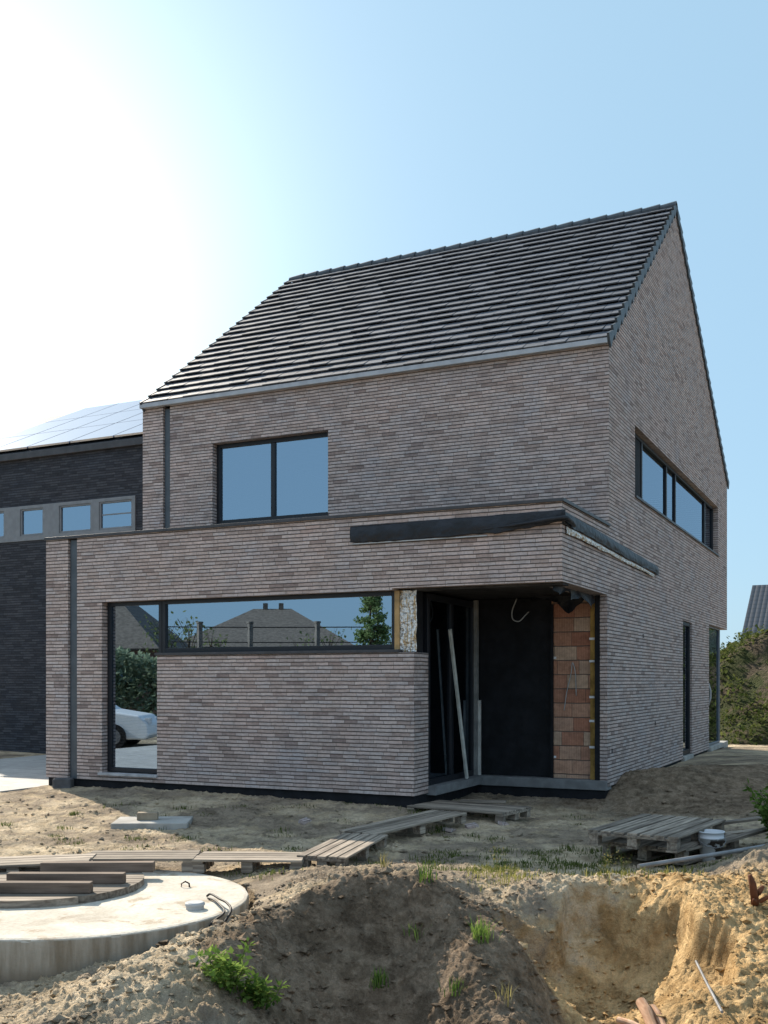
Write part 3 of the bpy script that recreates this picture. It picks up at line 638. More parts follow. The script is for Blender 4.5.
dl = dn.length; dn.normalize(); nn = Vector((0, -dn.z, dn.y)); rows = 3; ph = dl/rows-.03
for r_ in range(rows):
    for k in range(7):
        x0 = -NA0-.08-(k+1)*1.22; s0 = .12+r_*(dl/rows-.02)
        p = MB(); q = [Vector((x0+dx, P0.y, P0.z))+dn*(s0+ds)+nn*h for h in (.05, .09) for dx, ds in ((0, 0), (1.17, 0), (1.17, ph-.03), (0, ph-.03))]
        p.v = [tuple(v) for v in q]; p.f = [(0,3,2,1),(4,5,6,7),(0,1,5,4),(1,2,6,5),(2,3,7,6),(3,0,4,7)]; p.m = [0]*6
        p.build('solar_panel', panel_m, nroof)
# window strip: panel with four lights (positions measured along the facade)
sb = MB(); us = [10.97, 11.05, 11.94, 12.16, 13.06, 13.52, 14.2, 14.68, 15.5, NA1-.6]
lights = [(11.05, 11.94), (12.16, 13.06), (13.52, 14.2), (14.68, 15.5)]
wall_grid(sb, us, [4.78, 4.89, 5.49, 5.56], lambda u, v: not (4.89 < v < 5.49 and any(a < u < b for a, b in lights)), NB_-.03, NB_+.1, Fm)
strip_o = sb.build('window_surround', grey_frame, nb)
for i, (a, b_) in enumerate(lights):
    window('window', 'f', a, b_, 4.89, 5.49, NB_-.012, (), .035, mat=grey_frame, parent=nb, sash=False)
bl = MB(); bl.box(-11.9, -11.09, NB_+.01, NB_+.022, 5.20, 5.225); bl.build('window_bar', grey_frame, nb)

# driveway
dw = MB(); kk = 26
for i in range(kk):
    b0 = -14+i*(20/kk); b1 = b0+20/kk; z0 = .11; 
    P = [hw(7.82, b0, z0), hw(7.82, b1, z0), hw(12.5, b1, z0), hw(12.5, b0, z0)]
    dw.face(P[::-1]); 
    dw.face([hw(7.82, b0, -.3), hw(7.82, b1, -.3), hw(7.82, b1, z0), hw(7.82, b0, z0)])
dw.face([hw(7.82, -14, -.3), hw(12.5, -14, -.3), hw(12.5, -14, .11), hw(7.82, -14, .11)])
def M_pave():
    t = NT('driveway_paving'); cc = t.n('ShaderNodeTexCoord').outputs['Object']; mp = t.n('ShaderNodeMapping', {'Vector': cc}); mp.inputs['Rotation'].default_value = (0, 0, -HR)
    b_ = t.n('ShaderNodeTexBrick', {'Vector': mp.outputs[0], 'Color1': (.40, .39, .37), 'Color2': (.34, .335, .32), 'Mortar': (.2, .19, .17), 'Scale': 1., 'Mortar Size': .006, 'Brick Width': .6, 'Row Height': .6}).outputs[0]
    return t.bsdf(t.mul(b_, t.ramp(t.noise(cc, 6, 4), [(.3, .85), (.7, 1.1)])), .85)
tag(dw.build('driveway', M_pave()), kind='structure')
# street behind the photographer
rdm = MB(); rdm.face([(-80, -40, .02), (-80, -60, .02), (80, -60, .02), (80, -40, .02)]) if False else None
street = MB(); A1 = Vector((-.9002, .4356, 0)); B1 = Vector((.4355, .9002, 0))
p_ = Vector((0, 0, .024))-B1*11
street.face([p_+A1*120, p_+A1*120-B1*6, p_-A1*120-B1*6, p_-A1*120]); tag(street.build('street', M_plain('asphalt', (.055, .055, .058), .9, .2)), kind='structure')

# ---------------------------------------------------------------- rainwater tank lid and what lies on it
def M_tank():
    t = NT('tank_concrete'); cc = t.n('ShaderNodeTexCoord').outputs['Object']; sp = t.n('ShaderNodeSeparateXYZ', {0: cc})
    nrm = t.n('ShaderNodeSeparateXYZ', {0: t.n('ShaderNodeTexCoord').outputs['Normal']}).outputs[2]
    n1 = t.noise(cc, 2.5, 5); n2 = t.noise(cc, 30, 5, .7)
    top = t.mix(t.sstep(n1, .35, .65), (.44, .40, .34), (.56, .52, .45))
    top = t.mul(top, t.ramp(n2, [(.35, .82), (.6, 1.05)]))
    dirt = t.sstep(t.math('ADD', t.noise(cc, 3.2, 6, .7, .4), t.math('MULTIPLY', t.noise(cc, 60, 3, .7), .18)), .64, .72); top = t.mix(t.math('MULTIPLY', dirt, .75), top, (.30, .235, .165))
    wet = t.sstep(t.noise(cc, 1.1, 5, .6, .8), .56, .66); top = t.mul(top, t.mix(wet, (1, 1, 1), (.80, .78, .75)))
    mp = t.n('ShaderNodeMapping', {'Vector': cc}); mp.inputs['Scale'].default_value = (7, 7, .9)
    st = t.noise(mp.outputs[0], 1, 5, .65)
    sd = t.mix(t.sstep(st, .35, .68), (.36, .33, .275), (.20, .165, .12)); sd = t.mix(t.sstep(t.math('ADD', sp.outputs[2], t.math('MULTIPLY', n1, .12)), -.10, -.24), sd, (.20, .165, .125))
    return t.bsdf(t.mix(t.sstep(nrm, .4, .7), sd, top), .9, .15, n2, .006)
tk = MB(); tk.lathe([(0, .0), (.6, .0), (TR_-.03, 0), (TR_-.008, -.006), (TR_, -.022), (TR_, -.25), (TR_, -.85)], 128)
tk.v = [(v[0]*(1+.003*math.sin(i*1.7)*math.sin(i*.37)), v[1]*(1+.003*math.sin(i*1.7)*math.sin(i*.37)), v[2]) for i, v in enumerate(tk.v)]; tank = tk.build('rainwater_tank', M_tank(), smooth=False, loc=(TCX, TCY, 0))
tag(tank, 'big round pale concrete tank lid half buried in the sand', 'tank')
for p in tank.data.polygons: p.use_smooth = abs(p.normal.z) < .5
def lug(x, y):
    m_ = MB(); m_.tube([(-.035, 0, -.02), (-.03, 0, .03), (0, .0, .045), (.03, 0, .03), (.035, 0, -.02)], .007, 6); return m_.build('lifting_loop', rubber, tank, loc=(x, y, .0), smooth=True)
lug(-.32, -1.12); lug(.73, .42)
def pos(px, py, z): Y = (1.65-z)*1052/(py-681); return Vector(((px-384)/1052*Y, Y, z))
p = pos(195, 909, 0)
cpp = MB(); cpp.lathe([(0, .052), (.062, .052), (.07, .045), (.072, .04), (.072, .03), (.065, .028), (.065, 0)], 28); o = cpp.build('pipe_cap', plastic_grey, loc=(p.x, p.y, 0)); tag(o, 'small round grey plastic cap on the tank lid near its rim', 'pipe cap')
hs_ = MB(); hs_.tube(curve([pos(207, 896, .01), pos(211, 894, .035), pos(220, 899, .05), pos(227, 903, .05), pos(231, 911, .02), Vector((-1.13, 7.36, -.07)), Vector((-1.14, 7.32, -.2))]), .009, 8)
hs_.tube(curve([pos(208, 898, .01), pos(214, 900, .02), pos(221, 906, .035), pos(224, 913, .02), Vector((-1.21, 7.32, -.05)), Vector((-1.22, 7.27, -.18))]), .008, 8)
tag(hs_.build('rubber_hose', rubber, smooth=True), 'black looped hose hanging over the rim of the tank', 'hose')
# round wooden cover with three beams on it
wc = thing('round_wooden_cover', 'round cover of grey boards lying on the tank lid under three beams', 'wooden cover', (-2.74, 8.42, .0))
cd = MB(); Rc = .80; nb_ = 9; 
for i in range(nb_):
    y0 = -Rc+i*2*Rc/nb_; y1 = y0+2*Rc/nb_-.018; pts = []
    seg = 5
    lo = [(-math.sqrt(max(0, Rc*Rc-(y0+(y1-y0)*k/seg)**2)), y0+(y1-y0)*k/seg) for k in range(seg+1)]
    ring = lo+[(-x, y) for x, y in lo[::-1]]
    b0 = len(cd.v); cd.v += [(x, y, .0) for x, y in ring]+[(x, y, .055) for x, y in ring]; m_ = len(ring)
    cd.f.append(tuple(b0+k for k in range(m_))); cd.f.append(tuple(b0+m_+k for k in range(m_))[::-1]); cd.m += [0, 0]
    for k in range(m_): cd.f.append((b0+k, b0+m_+k, b0+m_+(k+1) % m_, b0+(k+1) % m_)); cd.m.append(0)
cd.build('deck', wood, wc, fixn=True)
for i, (xa, xb, y, lab) in enumerate(((42, 154, 8.80, 'dark beam on the round cover, the farthest from the rim with the cap'), (8, 125, 8.30, 'dark beam on the round cover, the middle one of three'), (-45, 92, 7.93, 'dark beam on the round cover, the closest to the front rim of the tank'))):
    x0, x1 = (xa-384)/1052*y, (xb-384)/1052*y
    b_ = MB(); b_.box(-(x1-x0)/2, (x1-x0)/2, -.045, .045, 0, .082); o = b_.build('timber_beam', wood_dark, loc=((x0+x1)/2, y, .0555), bevel=.006)
    o.rotation_euler = (0, 0, R((1.5, -.5, -1)[i])); tag(o, lab, 'beam', 'beams lying on the round cover')

# ---------------------------------------------------------------- pallets and boards
def pallet(label, loc, rz, Lx, Wy, nboards, h=.12, mat=wood, group='wooden pallets laid as a path', tilt=(0, 0), gap=.018, bottoms=False):
    t = thing('pallet', label, 'pallet', loc, rz, group); t.rotation_euler = (R(tilt[0]), R(tilt[1]), rz); r_ = random.Random(hash(label) % 1000 if False else int(loc[0]*100))
    bw = (Wy-gap*(nboards-1))/nboards
    for i in range(nboards):
        y0 = -Wy/2+i*(bw+gap); b = MB(); e0, e1 = r_.uniform(0, .02), r_.uniform(0, .02)
        b.box(-Lx/2+e0, Lx/2-e1, y0, y0+bw, h-.02+r_.uniform(-.002, .002), h); b.build('board', mat, t, bevel=.003)
    for sx in (-1, 0, 1):
        b = MB(); b.box(sx*(Lx/2-.05)-.048, sx*(Lx/2-.05)+.048, -Wy/2+.01, Wy/2-.01, h-.042, h-.021); b.build('cross_board', mat, t)
        for sy in (-1, 0, 1):
            b = MB(); b.box(sx*(Lx/2-.06)-.05, sx*(Lx/2-.06)+.05, sy*(Wy/2-.06)-.045, sy*(Wy/2-.06)+.045, .018 if bottoms else 0, h-.043); b.build('block', mat, t, bevel=.004)
    if bottoms:
        for sy in (-1, 0, 1):
            b = MB(); b.box(-Lx/2, Lx/2, sy*(Wy/2-.06)-.05, sy*(Wy/2-.06)+.05, 0, .017); b.build('bottom_board', mat, t)
    return t
pallet('sunlit pallet behind the tank lid, partly cut off by the photo edge', (-3.12, 8.98, .0), R(7), 1.25, .46, 4, tilt=(0, -1))
pallet('sunlit pallet behind the tank lid, in the middle of the three pale ones', (-2.14, 9.28, .0), R(1), 1.0, .46, 4)
pallet('sunlit pallet at the end of the path where the shadow of the house begins', (-1.17, 9.25, -.005), R(-3), .96, .44, 4)
pallet('pallet in shade leading from the sunlit path towards the low brick wall', (-.36, 9.80, .01), math.atan2(1.38, .37), 1.42, .46, 5, mat=wood)
pallet('long pallet in shade sloping up to the porch beside the low brick wall', (.24, 11.25, .035), math.atan2(1.36, 1.02), 1.72, .46, 5, mat=wood, tilt=(0, -1.5))
pallet('grey pallet lying against the dark base of the porch', (1.02, 12.62, .03), R(-34), 1.3, .75, 6)
bb = MB(); bb.box(-.28, .28, -.09, .09, 0, .025); o = bb.build('plank', wood, loc=(1.22, 12.95, .155), bevel=.004); o.rotation_euler = (0, 0, R(-10)); tag(o, 'short plank on top of the pallet in front of the porch', 'plank')
ra = math.atan2(1.36, .92); g_ = 'stacked pallets beside the bucket'
pallet('lower pallet of the stack beside the white bucket', (2.78, 10.15, -.0), ra-.12, 1.25, .85, 6, h=.14, group=g_, bottoms=True)
pallet('upper pallet of the stack beside the white bucket', (2.62, 10.02, .145), ra, 1.45, .85, 7, h=.14, group=g_, bottoms=True, gap=.03)
for i, (xa, ya, xb, yb, z, w_, lab) in enumerate(((690, 838, 764, 830, .10, .10, 'grey plank leaning out from behind the white bucket'), (700, 826, 768, 817, .13, .09, 'narrow plank lying behind the bucket towards the shrub'), (722, 842, 790, 822, .16, .08, 'plank propped above the others beside the bucket'))):
    P, Q = pos(xa, ya, z), pos(xb, yb, z+.03); d = Q-P; b_ = MB(); b_.box(-d.length/2, d.length/2, -w_/2, w_/2, -.014, .014); o = b_.build('plank', wood, loc=(P+Q)/2, bevel=.003)
    o.rotation_euler = (0, -math.asin(d.z/d.length), math.atan2(d.y, d.x)); tag(o, lab, 'plank', 'loose planks by the bucket')
bk_ = thing('bucket', 'white plastic bucket smeared with dark mud beside the stacked pallets', 'bucket', (3.02, 9.72, gz(3.02, 9.72)-.005))
b = MB(); b.lathe([(.088, 0), (.092, .003), (.112, .21), (.118, .212), (.118, .225), (.114, .227), (.116, .265), (.124, .268), (.124, .278), (.112, .278), (.090, .02), (0, .02)], 36)
def M_bucket():
    t = NT('muddy_bucket'); cc = t.n('ShaderNodeTexCoord').outputs['Object']; sp = t.n('ShaderNodeSeparateXYZ', {0: cc})
    k = t.math('ADD', t.noise(cc, 11, 4), t.math('MULTIPLY', sp.outputs[0], 2.2)); k2 = t.math('MULTIPLY', t.sstep(k, .50, .56), t.sstep(sp.outputs[2], .23, .19))
    return t.bsdf(t.mix(k2, (.55, .57, .60), (.045, .035, .03)), .5)
b.build('body', M_bucket(), bk_, smooth=True)
b = MB(); b.tube([(-.125, 0, .24), (-.12, -.06, .19), (-.07, -.115, .15), (0, -.135, .14), (.07, -.115, .15), (.12, -.06, .19), (.125, 0, .24)], .004, 6); b.build('handle', metal_tube, bk_, smooth=True)
def rod(name, P, Q, r, mat, label, cat, n=10):
    m_ = MB(); m_.tube([P, (Vector(P)+Vector(Q))/2+Vector((0, 0, -.004)), Q], r, n); return tag(m_.build(name, mat, smooth=False), label, cat)
PA_, PB_ = Vector((2.02, 8.35, 0)), Vector((3.75, 9.35, 0)); zA, zB = gz(2.02, 8.35, True), gz(3.75, 9.35, True)
lift = max(gz(*(PA_.lerp(PB_, k/30)[:2]), True)-(zA+(zB-zA)*k/30) for k in range(31))
PA_.z, PB_.z = zA+lift+.02, zB+lift+.02
rod('metal_pole', PA_, PB_, .018, metal_tube, 'long grey pole lying along the edge of the pit past the bucket', 'pole')
# slab with a brick
sp_ = pos(153, 821, .06); sl = MB(); sl.box(-.42, .42, -.30, .30, -.05, .075); o = sl.build('concrete_slab', conc, loc=(sp_.x, sp_.y, .0), bevel=.01); o.rotation_euler = (0, 0, R(4)); tag(o, 'square grey concrete slab lying on the sand before the house', 'slab')
b = MB(); b.box(-.115, .115, -.06, .06, 0, .085); o = b.build('paving_brick', M_plain('old_brick', (.27, .22, .16), .9), loc=(sp_.x-.06, sp_.y+.0, .0755), bevel=.008); o.rotation_euler = (0, 0, R(6)); tag(o, 'single brown brick on top of the concrete slab', 'brick')
b = MB(); b.box(-.13, .13, -.1, .1, 0, .22); o = b.build('stone_block', M_plain('dark_stone', (.09, .09, .095), .9), loc=hw(7.30, -.12, gz(*hw(7.3, -.12)[:2])-.08), bevel=.02); tag(o, 'dark square block at the foot of the lower downpipe', 'block')
# logs in the pit
for i, (xa, ya, Ya, xb, yb, Yb, r_, lab) in enumerate(((641, 1002, 6.22, 655, 1032, 5.95, .034, 'bare reddish log in the pit pointing at the viewer'), (652, 1008, 6.2, 668, 1035, 5.95, .028, 'thinner bare log lying close beside the reddish one'), (618, 1020, 6.12, 655, 1034, 5.95, .022, 'stick lying crosswise below the two logs'))):
    P = Vector(((xa-384)/1052*Ya, Ya, 1.65-(ya-681)/1052*Ya)); Q = Vector(((xb-384)/1052*Yb, Yb, 1.65-(yb-681)/1052*Yb))
    m_ = MB(); m_.tube([P, P.lerp(Q, .35)+Vector((.004, 0, .004)), P.lerp(Q, .7), Q], [r_*.95, r_, r_*.9, r_*.85], 12); tag(m_.build('log', wood_log, smooth=False), lab, 'log', 'logs in the pit')
for i, (fx, fy, fa) in enumerate(((.98, 11.75, .4), (1.35, 11.95, 1.9), (.70, 11.55, 2.6), (-.9, 12.0, .9))):
    m_ = MB(); q_ = random.Random(60+i); m_.box(-.07, .06, -.045, .045, 0, .045)
    m_.v = [(a+q_.uniform(-.012, .012), b+q_.uniform(-.01, .01), c_+q_.uniform(-.006, .006)) for a, b, c_ in m_.v]; o = m_.build('brick_fragment', brick, loc=(fx, fy, gz(fx, fy, True)-.008), bevel=.006); o.rotation_euler = (.15, -.1, fa)
    tag(o, ('broken brick piece in the shade, the one nearest the porch pallet', 'broken brick piece in the shade, farthest towards the pallet stack', 'broken brick piece lying beside the long shaded pallet', 'broken brick piece lying alone before the low brick wall')[i], 'brick piece', 'broken bricks by the walkway')
# rusty root
m_ = MB(); P = pos(754, 912, .12); P = Vector((2.56, 7.25, gz(2.56, 7.25)))
for k, (dx, dy, dz, r_) in enumerate(((-.04, 0, .20, .03), (.06, .02, .12, .024), (.16, -.02, .07, .018), (-.03, -.05, .04, .02))):
    m_.tube([P, P+Vector((dx*.5, dy*.5, dz*.7)), P+Vector((dx, dy, dz))], [r_, r_*.85, r_*.5], 8)
tag(m_.build('tree_root', rust, smooth=True), 'reddish brown broken root standing in the orange sand', 'root')
# solid bar added in place of the door frame's reflection in the glass
lean = MB(); P, Q = hw(1.80, 1.10, .31), hw(1.84, .75, 2.2); 
def local_box(P, Q, w_, th, name, mat):
    d = Q-P; m_ = MB(); m_.box(-w_/2, w_/2, -th/2, th/2, 0, d.length); o = m_.build(name, mat, loc=P, bevel=.002); o.rotation_euler = d.to_track_quat('Z', 'Y').to_euler(); return o
tag(local_box(hw(1.78, 1.59, .335), hw(1.84, 1.13, 2.33), .03, .05, 'reflection_bar', M_plain('pale_reflection', (.45, .46, .43), .6)), 'pale bar built as the reflection of the door frame in the glazed porch door', 'reflection bar')

# ---------------------------------------------------------------- plants
def blades(mb, x, y, z, n, h, sp, r_, wd=.006):
    for _ in range(n):
        a = r_.uniform(0, 6.28); l_ = h*r_.uniform(.5, 1.1); lean = r_.uniform(.1, .75)*l_; bx, by = x+r_.gauss(0, sp), y+r_.gauss(0, sp)
        dx, dy = math.cos(a), math.sin(a); px, py = -dy*wd, dx*wd; zb = z(bx, by) if callable(z) else z
        b0 = Vector((bx, by, zb-.01)); m1_ = Vector((bx+dx*lean*.3, by+dy*lean*.3, zb+l_*.6)); tp = Vector((bx+dx*lean, by+dy*lean, zb+l_))
        o_ = Vector((px, py, 0)); mb.face([b0-o_, b0+o_, m1_+o_*.8, m1_-o_*.8]); mb.face([m1_-o_*.8, m1_+o_*.8, tp])
r_ = random.Random(12)
def gsurf(px, py):                                    # where the sight line of a photo point meets the terrain
    for k in range(700):
        Y = 5+k*.02; z = 1.65-(py-681)/1052*Y; x = (px-384)/1052*Y
        if z < gz(x, Y, True): return x, Y, z
    return x, Y, z
b0_, b1_ = Vector(gsurf(696, 984)), Vector(gsurf(722, 1040)); k_ = max(gz(*(b0_.lerp(b1_, q_/20)[:2]), True)-b0_.lerp(b1_, q_/20).z for q_ in range(21)); b0_.z += k_+.01; b1_.z += k_+.01
rod('metal_bar', b0_, b1_, .008, metal_tube, 'thin metal bar sticking out of the orange sand', 'bar')
for px, py, n_, h, m, lab in ((481, 940, 60, .13, leaf_bright, 'bright green grass tuft on the flank of the heap beside the pit'), (417, 938, 26, .10, leaf_bright, 'small bright grass tuft high on the middle of the soil heap'),
        (378, 985, 40, .10, leaf, 'dark grass tuft in the shaded face of the heap'), (455, 992, 34, .08, leaf, 'low green tuft near the foot of the heap'), (505, 1002, 14, .12, leaf_dry, 'thin dry tuft beside the gully of the pit'),
        (427, 880, 26, .12, leaf, 'tuft of thin grass on the top right of the heap'), (384, 868, 18, .13, leaf_dry, 'sparse dry grass on the very top of the heap')):
    x, y, z = gsurf(px, py); mb = MB(); blades(mb, 0, 0, 0, n_, h, .028, r_, .0035)
    tag(mb.build('grass_tuft', m, loc=(x, y, z)), lab, 'grass tuft', 'grass tufts on the soil heap')
# grass behind the pit rim and scattered weeds: uncountable
gm = MB()
for k in range(900):
    px = r_.uniform(470, 645) if k % 3 else r_.uniform(500, 700); Y = r_.uniform(8.0, 9.3); x = (px-384)/1052*Y
    if vn(np.array(x*2.2), np.array(Y*2.2)) < .38: continue
    blades(gm, x, Y, lambda a, b: gz(a, b), 2, r_.uniform(.03, .085), .03, r_, .0035)
tag(gm.build('grass', M_leaf('rim_grass', (.12, .13, .03), (.30, .28, .10), .45)), 'low yellow green grass growing behind the rim of the pit', 'grass', kind='stuff')
gm = MB()
for k in range(190):
    x, y = (r_.uniform(-4.6, 4), r_.uniform(8.6, 13.2)) if k < 90 else (r_.gauss(1.5, .7), r_.uniform(8.7, 10.3))
    if math.hypot(x-TCX, y-TCY) < 1.4 : continue
    h = r_.uniform(.02, .06)
    blades(gm, x, y, lambda a, b: gz(a, b), r_.randint(20, 50), h, r_.uniform(.03, .10), r_, .004)
tag(gm.build('weeds', M_leaf('weed_leaf', (.045, .08, .02), (.16, .17, .06)), None), 'scattered low weeds on the sandy plot', 'weeds', kind='stuff')
def leafy(name, loc, n, spread, h, mat, label, cat, ls=.03, seed=1, stems=8):
    t = thing(name, label, cat, loc); q = random.Random(seed); st_ = MB(); lf = MB()
    for s_ in range(stems):
        a = q.uniform(0, 6.28); rr_ = spread*math.sqrt(q.random()); top = Vector((math.cos(a)*rr_, math.sin(a)*rr_, h*q.uniform(.5, 1)))
        base = Vector((top.x*.35, top.y*.35, -.02)); mid = base.lerp(top, .5)+Vector((q.gauss(0, .02), q.gauss(0, .02), .02))
        st_.tube([base, mid, top], [.004, .003, .0015] if ls > .02 else [.0016, .0012, .0008], 5)
        for k in range(n//stems):
            u = q.uniform(.2, 1.05); p = base.lerp(mid, u*2) if u < .5 else mid.lerp(top, u*2-1)
            d = Vector((q.gauss(0, 1), q.gauss(0, 1), q.gauss(.1, .6))).normalized(); sd = d.cross(Vector((q.gauss(0, .4), q.gauss(0, .4), 1))).normalized(); l_ = ls*q.uniform(.6, 1.3)
            p = p+d*ls*.3
            lf.face([p, p+d*l_*.45+sd*l_*.32, p+d*l_, p+d*l_*.45-sd*l_*.32])
    st_.build('stem', leaf, t); lf.build('foliage', mat, t); return t
x, y, z = gsurf(228, 985); leafy('weed_plant', (x, y, z-.01), 420, .16, .20, leaf_bright, 'bright leafy weed on the sunlit flank of the heap', 'plant', .04, 3, 14)
x, y, z = gsurf(258, 1005); leafy('weed_plant', (x, y, z-.01), 380, .13, .16, leaf, 'darker leafy weed in the shaded foot of the heap', 'plant', .04, 4, 12)
for i, (px, py) in enumerate(((498, 850), (604, 858), (622, 862))):
    Yb = 8.9; x = (px-384)/1052*Yb; leafy('dry_stalks', (x, Yb, gz(x, Yb)), 90, .09, .26, leaf_dry, ('dry flower stalks standing alone in the shade before the porch', 'dry flower stalks below the left end of the pallet stack', 'second clump of dry stalks beside the pole end')[i], 'dry plant', .018, 20+i, 11)
leafy('shrub', (3.98, 10.25, gz(3.98, 10.25)), 2600, .42, .62, leaf, 'leafy shrub at the photo edge behind the planks', 'shrub', .06, 9, 46)
for i, (a, dx) in enumerate(((9.2, .9), (10.3, 1.), (11.5, .9))):
    p = hw(a, 4.35+dx, .1); leafy('garden_shrub', (p.x, p.y, .1), 1500, .42, .5, leaf_dark, ('low dark shrub at the black brick wall closest to the brown house', 'low dark shrub at the black brick wall, second from the brown house', 'low dark shrub at the black brick wall farthest along')[i], 'shrub', .07, 30+i, 26)

# stones and clods
cm = MB(); qs = random.Random(5)
def clod(mb, x, y, z, s_):
    b0 = len(mb.v); rr = [qs.uniform(.55, 1.25) for _ in range(14)]
    dirs = [(0,0,1),(0,0,-1),(1,0,0),(-1,0,0),(0,1,0),(0,-1,0),(.6,.6,.5),(-.6,.6,.5),(.6,-.6,.5),(-.6,-.6,.5)]
    an = qs.uniform(0, 6.3); ca, sa = math.cos(an), math.sin(an); ex = qs.uniform(.7, 1.5)
    for i, d in enumerate(dirs): mb.v.append((x+(d[0]*ex*ca-d[1]*sa)*s_*rr[i], y+(d[0]*ex*sa+d[1]*ca)*s_*rr[i], z+d[2]*s_*.7*rr[i]))
    for f_ in ((0,6,7),(0,7,9),(0,9,8),(0,8,6),(2,4,6),(4,3,7),(3,5,9),(5,2,8),(6,4,7),(7,3,9),(9,5,8),(8,2,6),(2,1,4),(4,1,3),(3,1,5),(5,1,2)):
        mb.f.append(tuple(b0+k for k in f_)); mb.m.append(0)
pts = []
while len(pts) < 9500:
    if qs.random() < .8: x, y = qs.uniform(-3.6, 4.0), qs.uniform(4.8, 8.3)
    else: x, y = qs.uniform(-5.2, 4.6), qs.uniform(8.3, 14)
    if math.hypot(x-TCX, y-TCY) < 1.32: continue
    b_loc = (x-HO.x)*.4355+(y-HO.y)*.9002; 
    if b_loc > -.1 and x < 2.5+.4*(y-12): continue
    pts.append((x, y))
pa = np.array(pts); zz = hgt(pa[:, 0], pa[:, 1])
for (x, y), z in zip(pts, zz):
    s_ = min(.05, .0045+qs.expovariate(1)*.0068); clod(cm, x, y, z+s_*.25, s_)
tag(cm.build('rubble', ground_m, smooth=False), 'loose clods and pebbles strewn over the sand', 'rubble', kind='stuff')

# ---------------------------------------------------------------- background right: overgrown earth mound and a roof behind it
hm = MB(); n1, n2 = 90, 60
def hill(u, v):
    x = 8.2+u*16; y = 25+v*12; e = min(1, u*5.5)*min(1, (1-u)*6)*min(1, v*2.6)*min(1, (1-v)*4); e = e**.6
    z = -.1+e*(3.1+1.3*float(fbm(np.array(x), np.array(y), .45, 3))+1.0*float(fbm(np.array(x+9), np.array(y), 1.6, 4, .6))); return (x+.5*float(fbm(np.array(x), np.array(y+7), .9, 2)), y, z)
for j in range(n2+1):
    for i in range(n1+1): hm.v.append(hill(i/n1, j/n2))
for j in range(n2):
    for i in range(n1): k = j*(n1+1)+i; hm.f.append((k, k+1, k+n1+2, k+n1+1)); hm.m.append(0)
def M_hill():
    t = NT('overgrown_soil'); cc = t.n('ShaderNodeTexCoord').outputs['Object']; n_ = t.noise(cc, .9, 5, .65, .5); n3 = t.noise(cc, 8, 5, .7)
    col = t.mix(t.sstep(n_, .42, .55), (.10, .08, .055), (.05, .06, .022)); return t.bsdf(t.mul(col, t.ramp(n3, [(.3, .6), (.7, 1.25)])), .95, .1, n3, .2)
tag(hm.build('earth_hill', M_hill(), smooth=True), 'hill of dug earth behind the house', None, kind='structure')
fm = MB(); q = random.Random(2)
for k in range(5200):
    u, v = q.random(), q.random()*.75; x, y, z = hill(u, v)
    if float(vn(np.array(x*.9), np.array(y*.9))) < .30: continue
    for _ in range(6):
        p = Vector((x+q.gauss(0, .14), y+q.gauss(0, .14), z+abs(q.gauss(0, .10)))); d = Vector((q.gauss(0, 1), q.gauss(0, 1), q.gauss(.4, .7))).normalized(); s2 = d.cross(Vector((0, 0, 1))).normalized(); l_ = q.uniform(.06, .17)
        fm.face([p, p+d*l_*.5+s2*l_*.3, p+d*l_, p+d*l_*.5-s2*l_*.3])
tag(fm.build('undergrowth', M_leaf('hill_leaf', (.03, .05, .014), (.14, .16, .05), .3)), 'weeds and brambles covering the earth hill', 'undergrowth', kind='stuff')
def gable_house(name, label, loc, rz, Lx, Wy, ez, rz_, wall_m, roof_m, hip=0, chim=(), wins=True):
    t = thing(name, label, 'house', loc, rz); m_ = MB(); m_.box(0, Lx, .3, Wy-.3, -.2, ez)
    if not hip:
        for x in (.0, Lx): m_.face([(x, .3, ez), (x, Wy-.3, ez), (x, Wy/2, rz_-.12)])
    m_.build('wall', wall_m, t); r2 = MB(); h = hip
    r2.face([(-.2, 0, ez), (Lx+.2, 0, ez), (Lx+.2-h, Wy/2, rz_), (-.2+h, Wy/2, rz_)]); r2.face([(Lx+.2, Wy, ez), (-.2, Wy, ez), (-.2+h, Wy/2, rz_), (Lx+.2-h, Wy/2, rz_)])
    if h: r2.face([(-.2, Wy, ez), (-.2, 0, ez), (-.2+h, Wy/2, rz_)]); r2.face([(Lx+.2, 0, ez), (Lx+.2, Wy, ez), (Lx+.2-h, Wy/2, rz_)])
    ro = r2.build('roof', roof_m, t); md = ro.modifiers.new('t', 'SOLIDIFY'); md.thickness = .12
    for cx in chim: c2 = MB(); c2.box(cx, cx+.28, Wy/2-.15, Wy/2+.15, rz_-.5, rz_+.35); c2.build('chimney', roof_m, ro)
    if wins:
        for wx in np.arange(1.2, Lx-1.5, 2.6):
            for yy in (.3, Wy-.3):
                s_ = -1 if yy < 1 else 1; f_ = MB(); f_.box(wx-.06, wx+1.26, yy-.03 if s_ < 0 else yy+.001, yy-.001 if s_ < 0 else yy+.03, .9, 2.2); fo_ = f_.build('window', frame_m, t)
                g2 = MB(); yq = yy+s_*.034; g2.face([(wx, yq, .96), (wx+1.2, yq, .96), (wx+1.2, yq, 2.14), (wx, yq, 2.14)]); g2.build('pane', glass_dark, fo_)
    return t
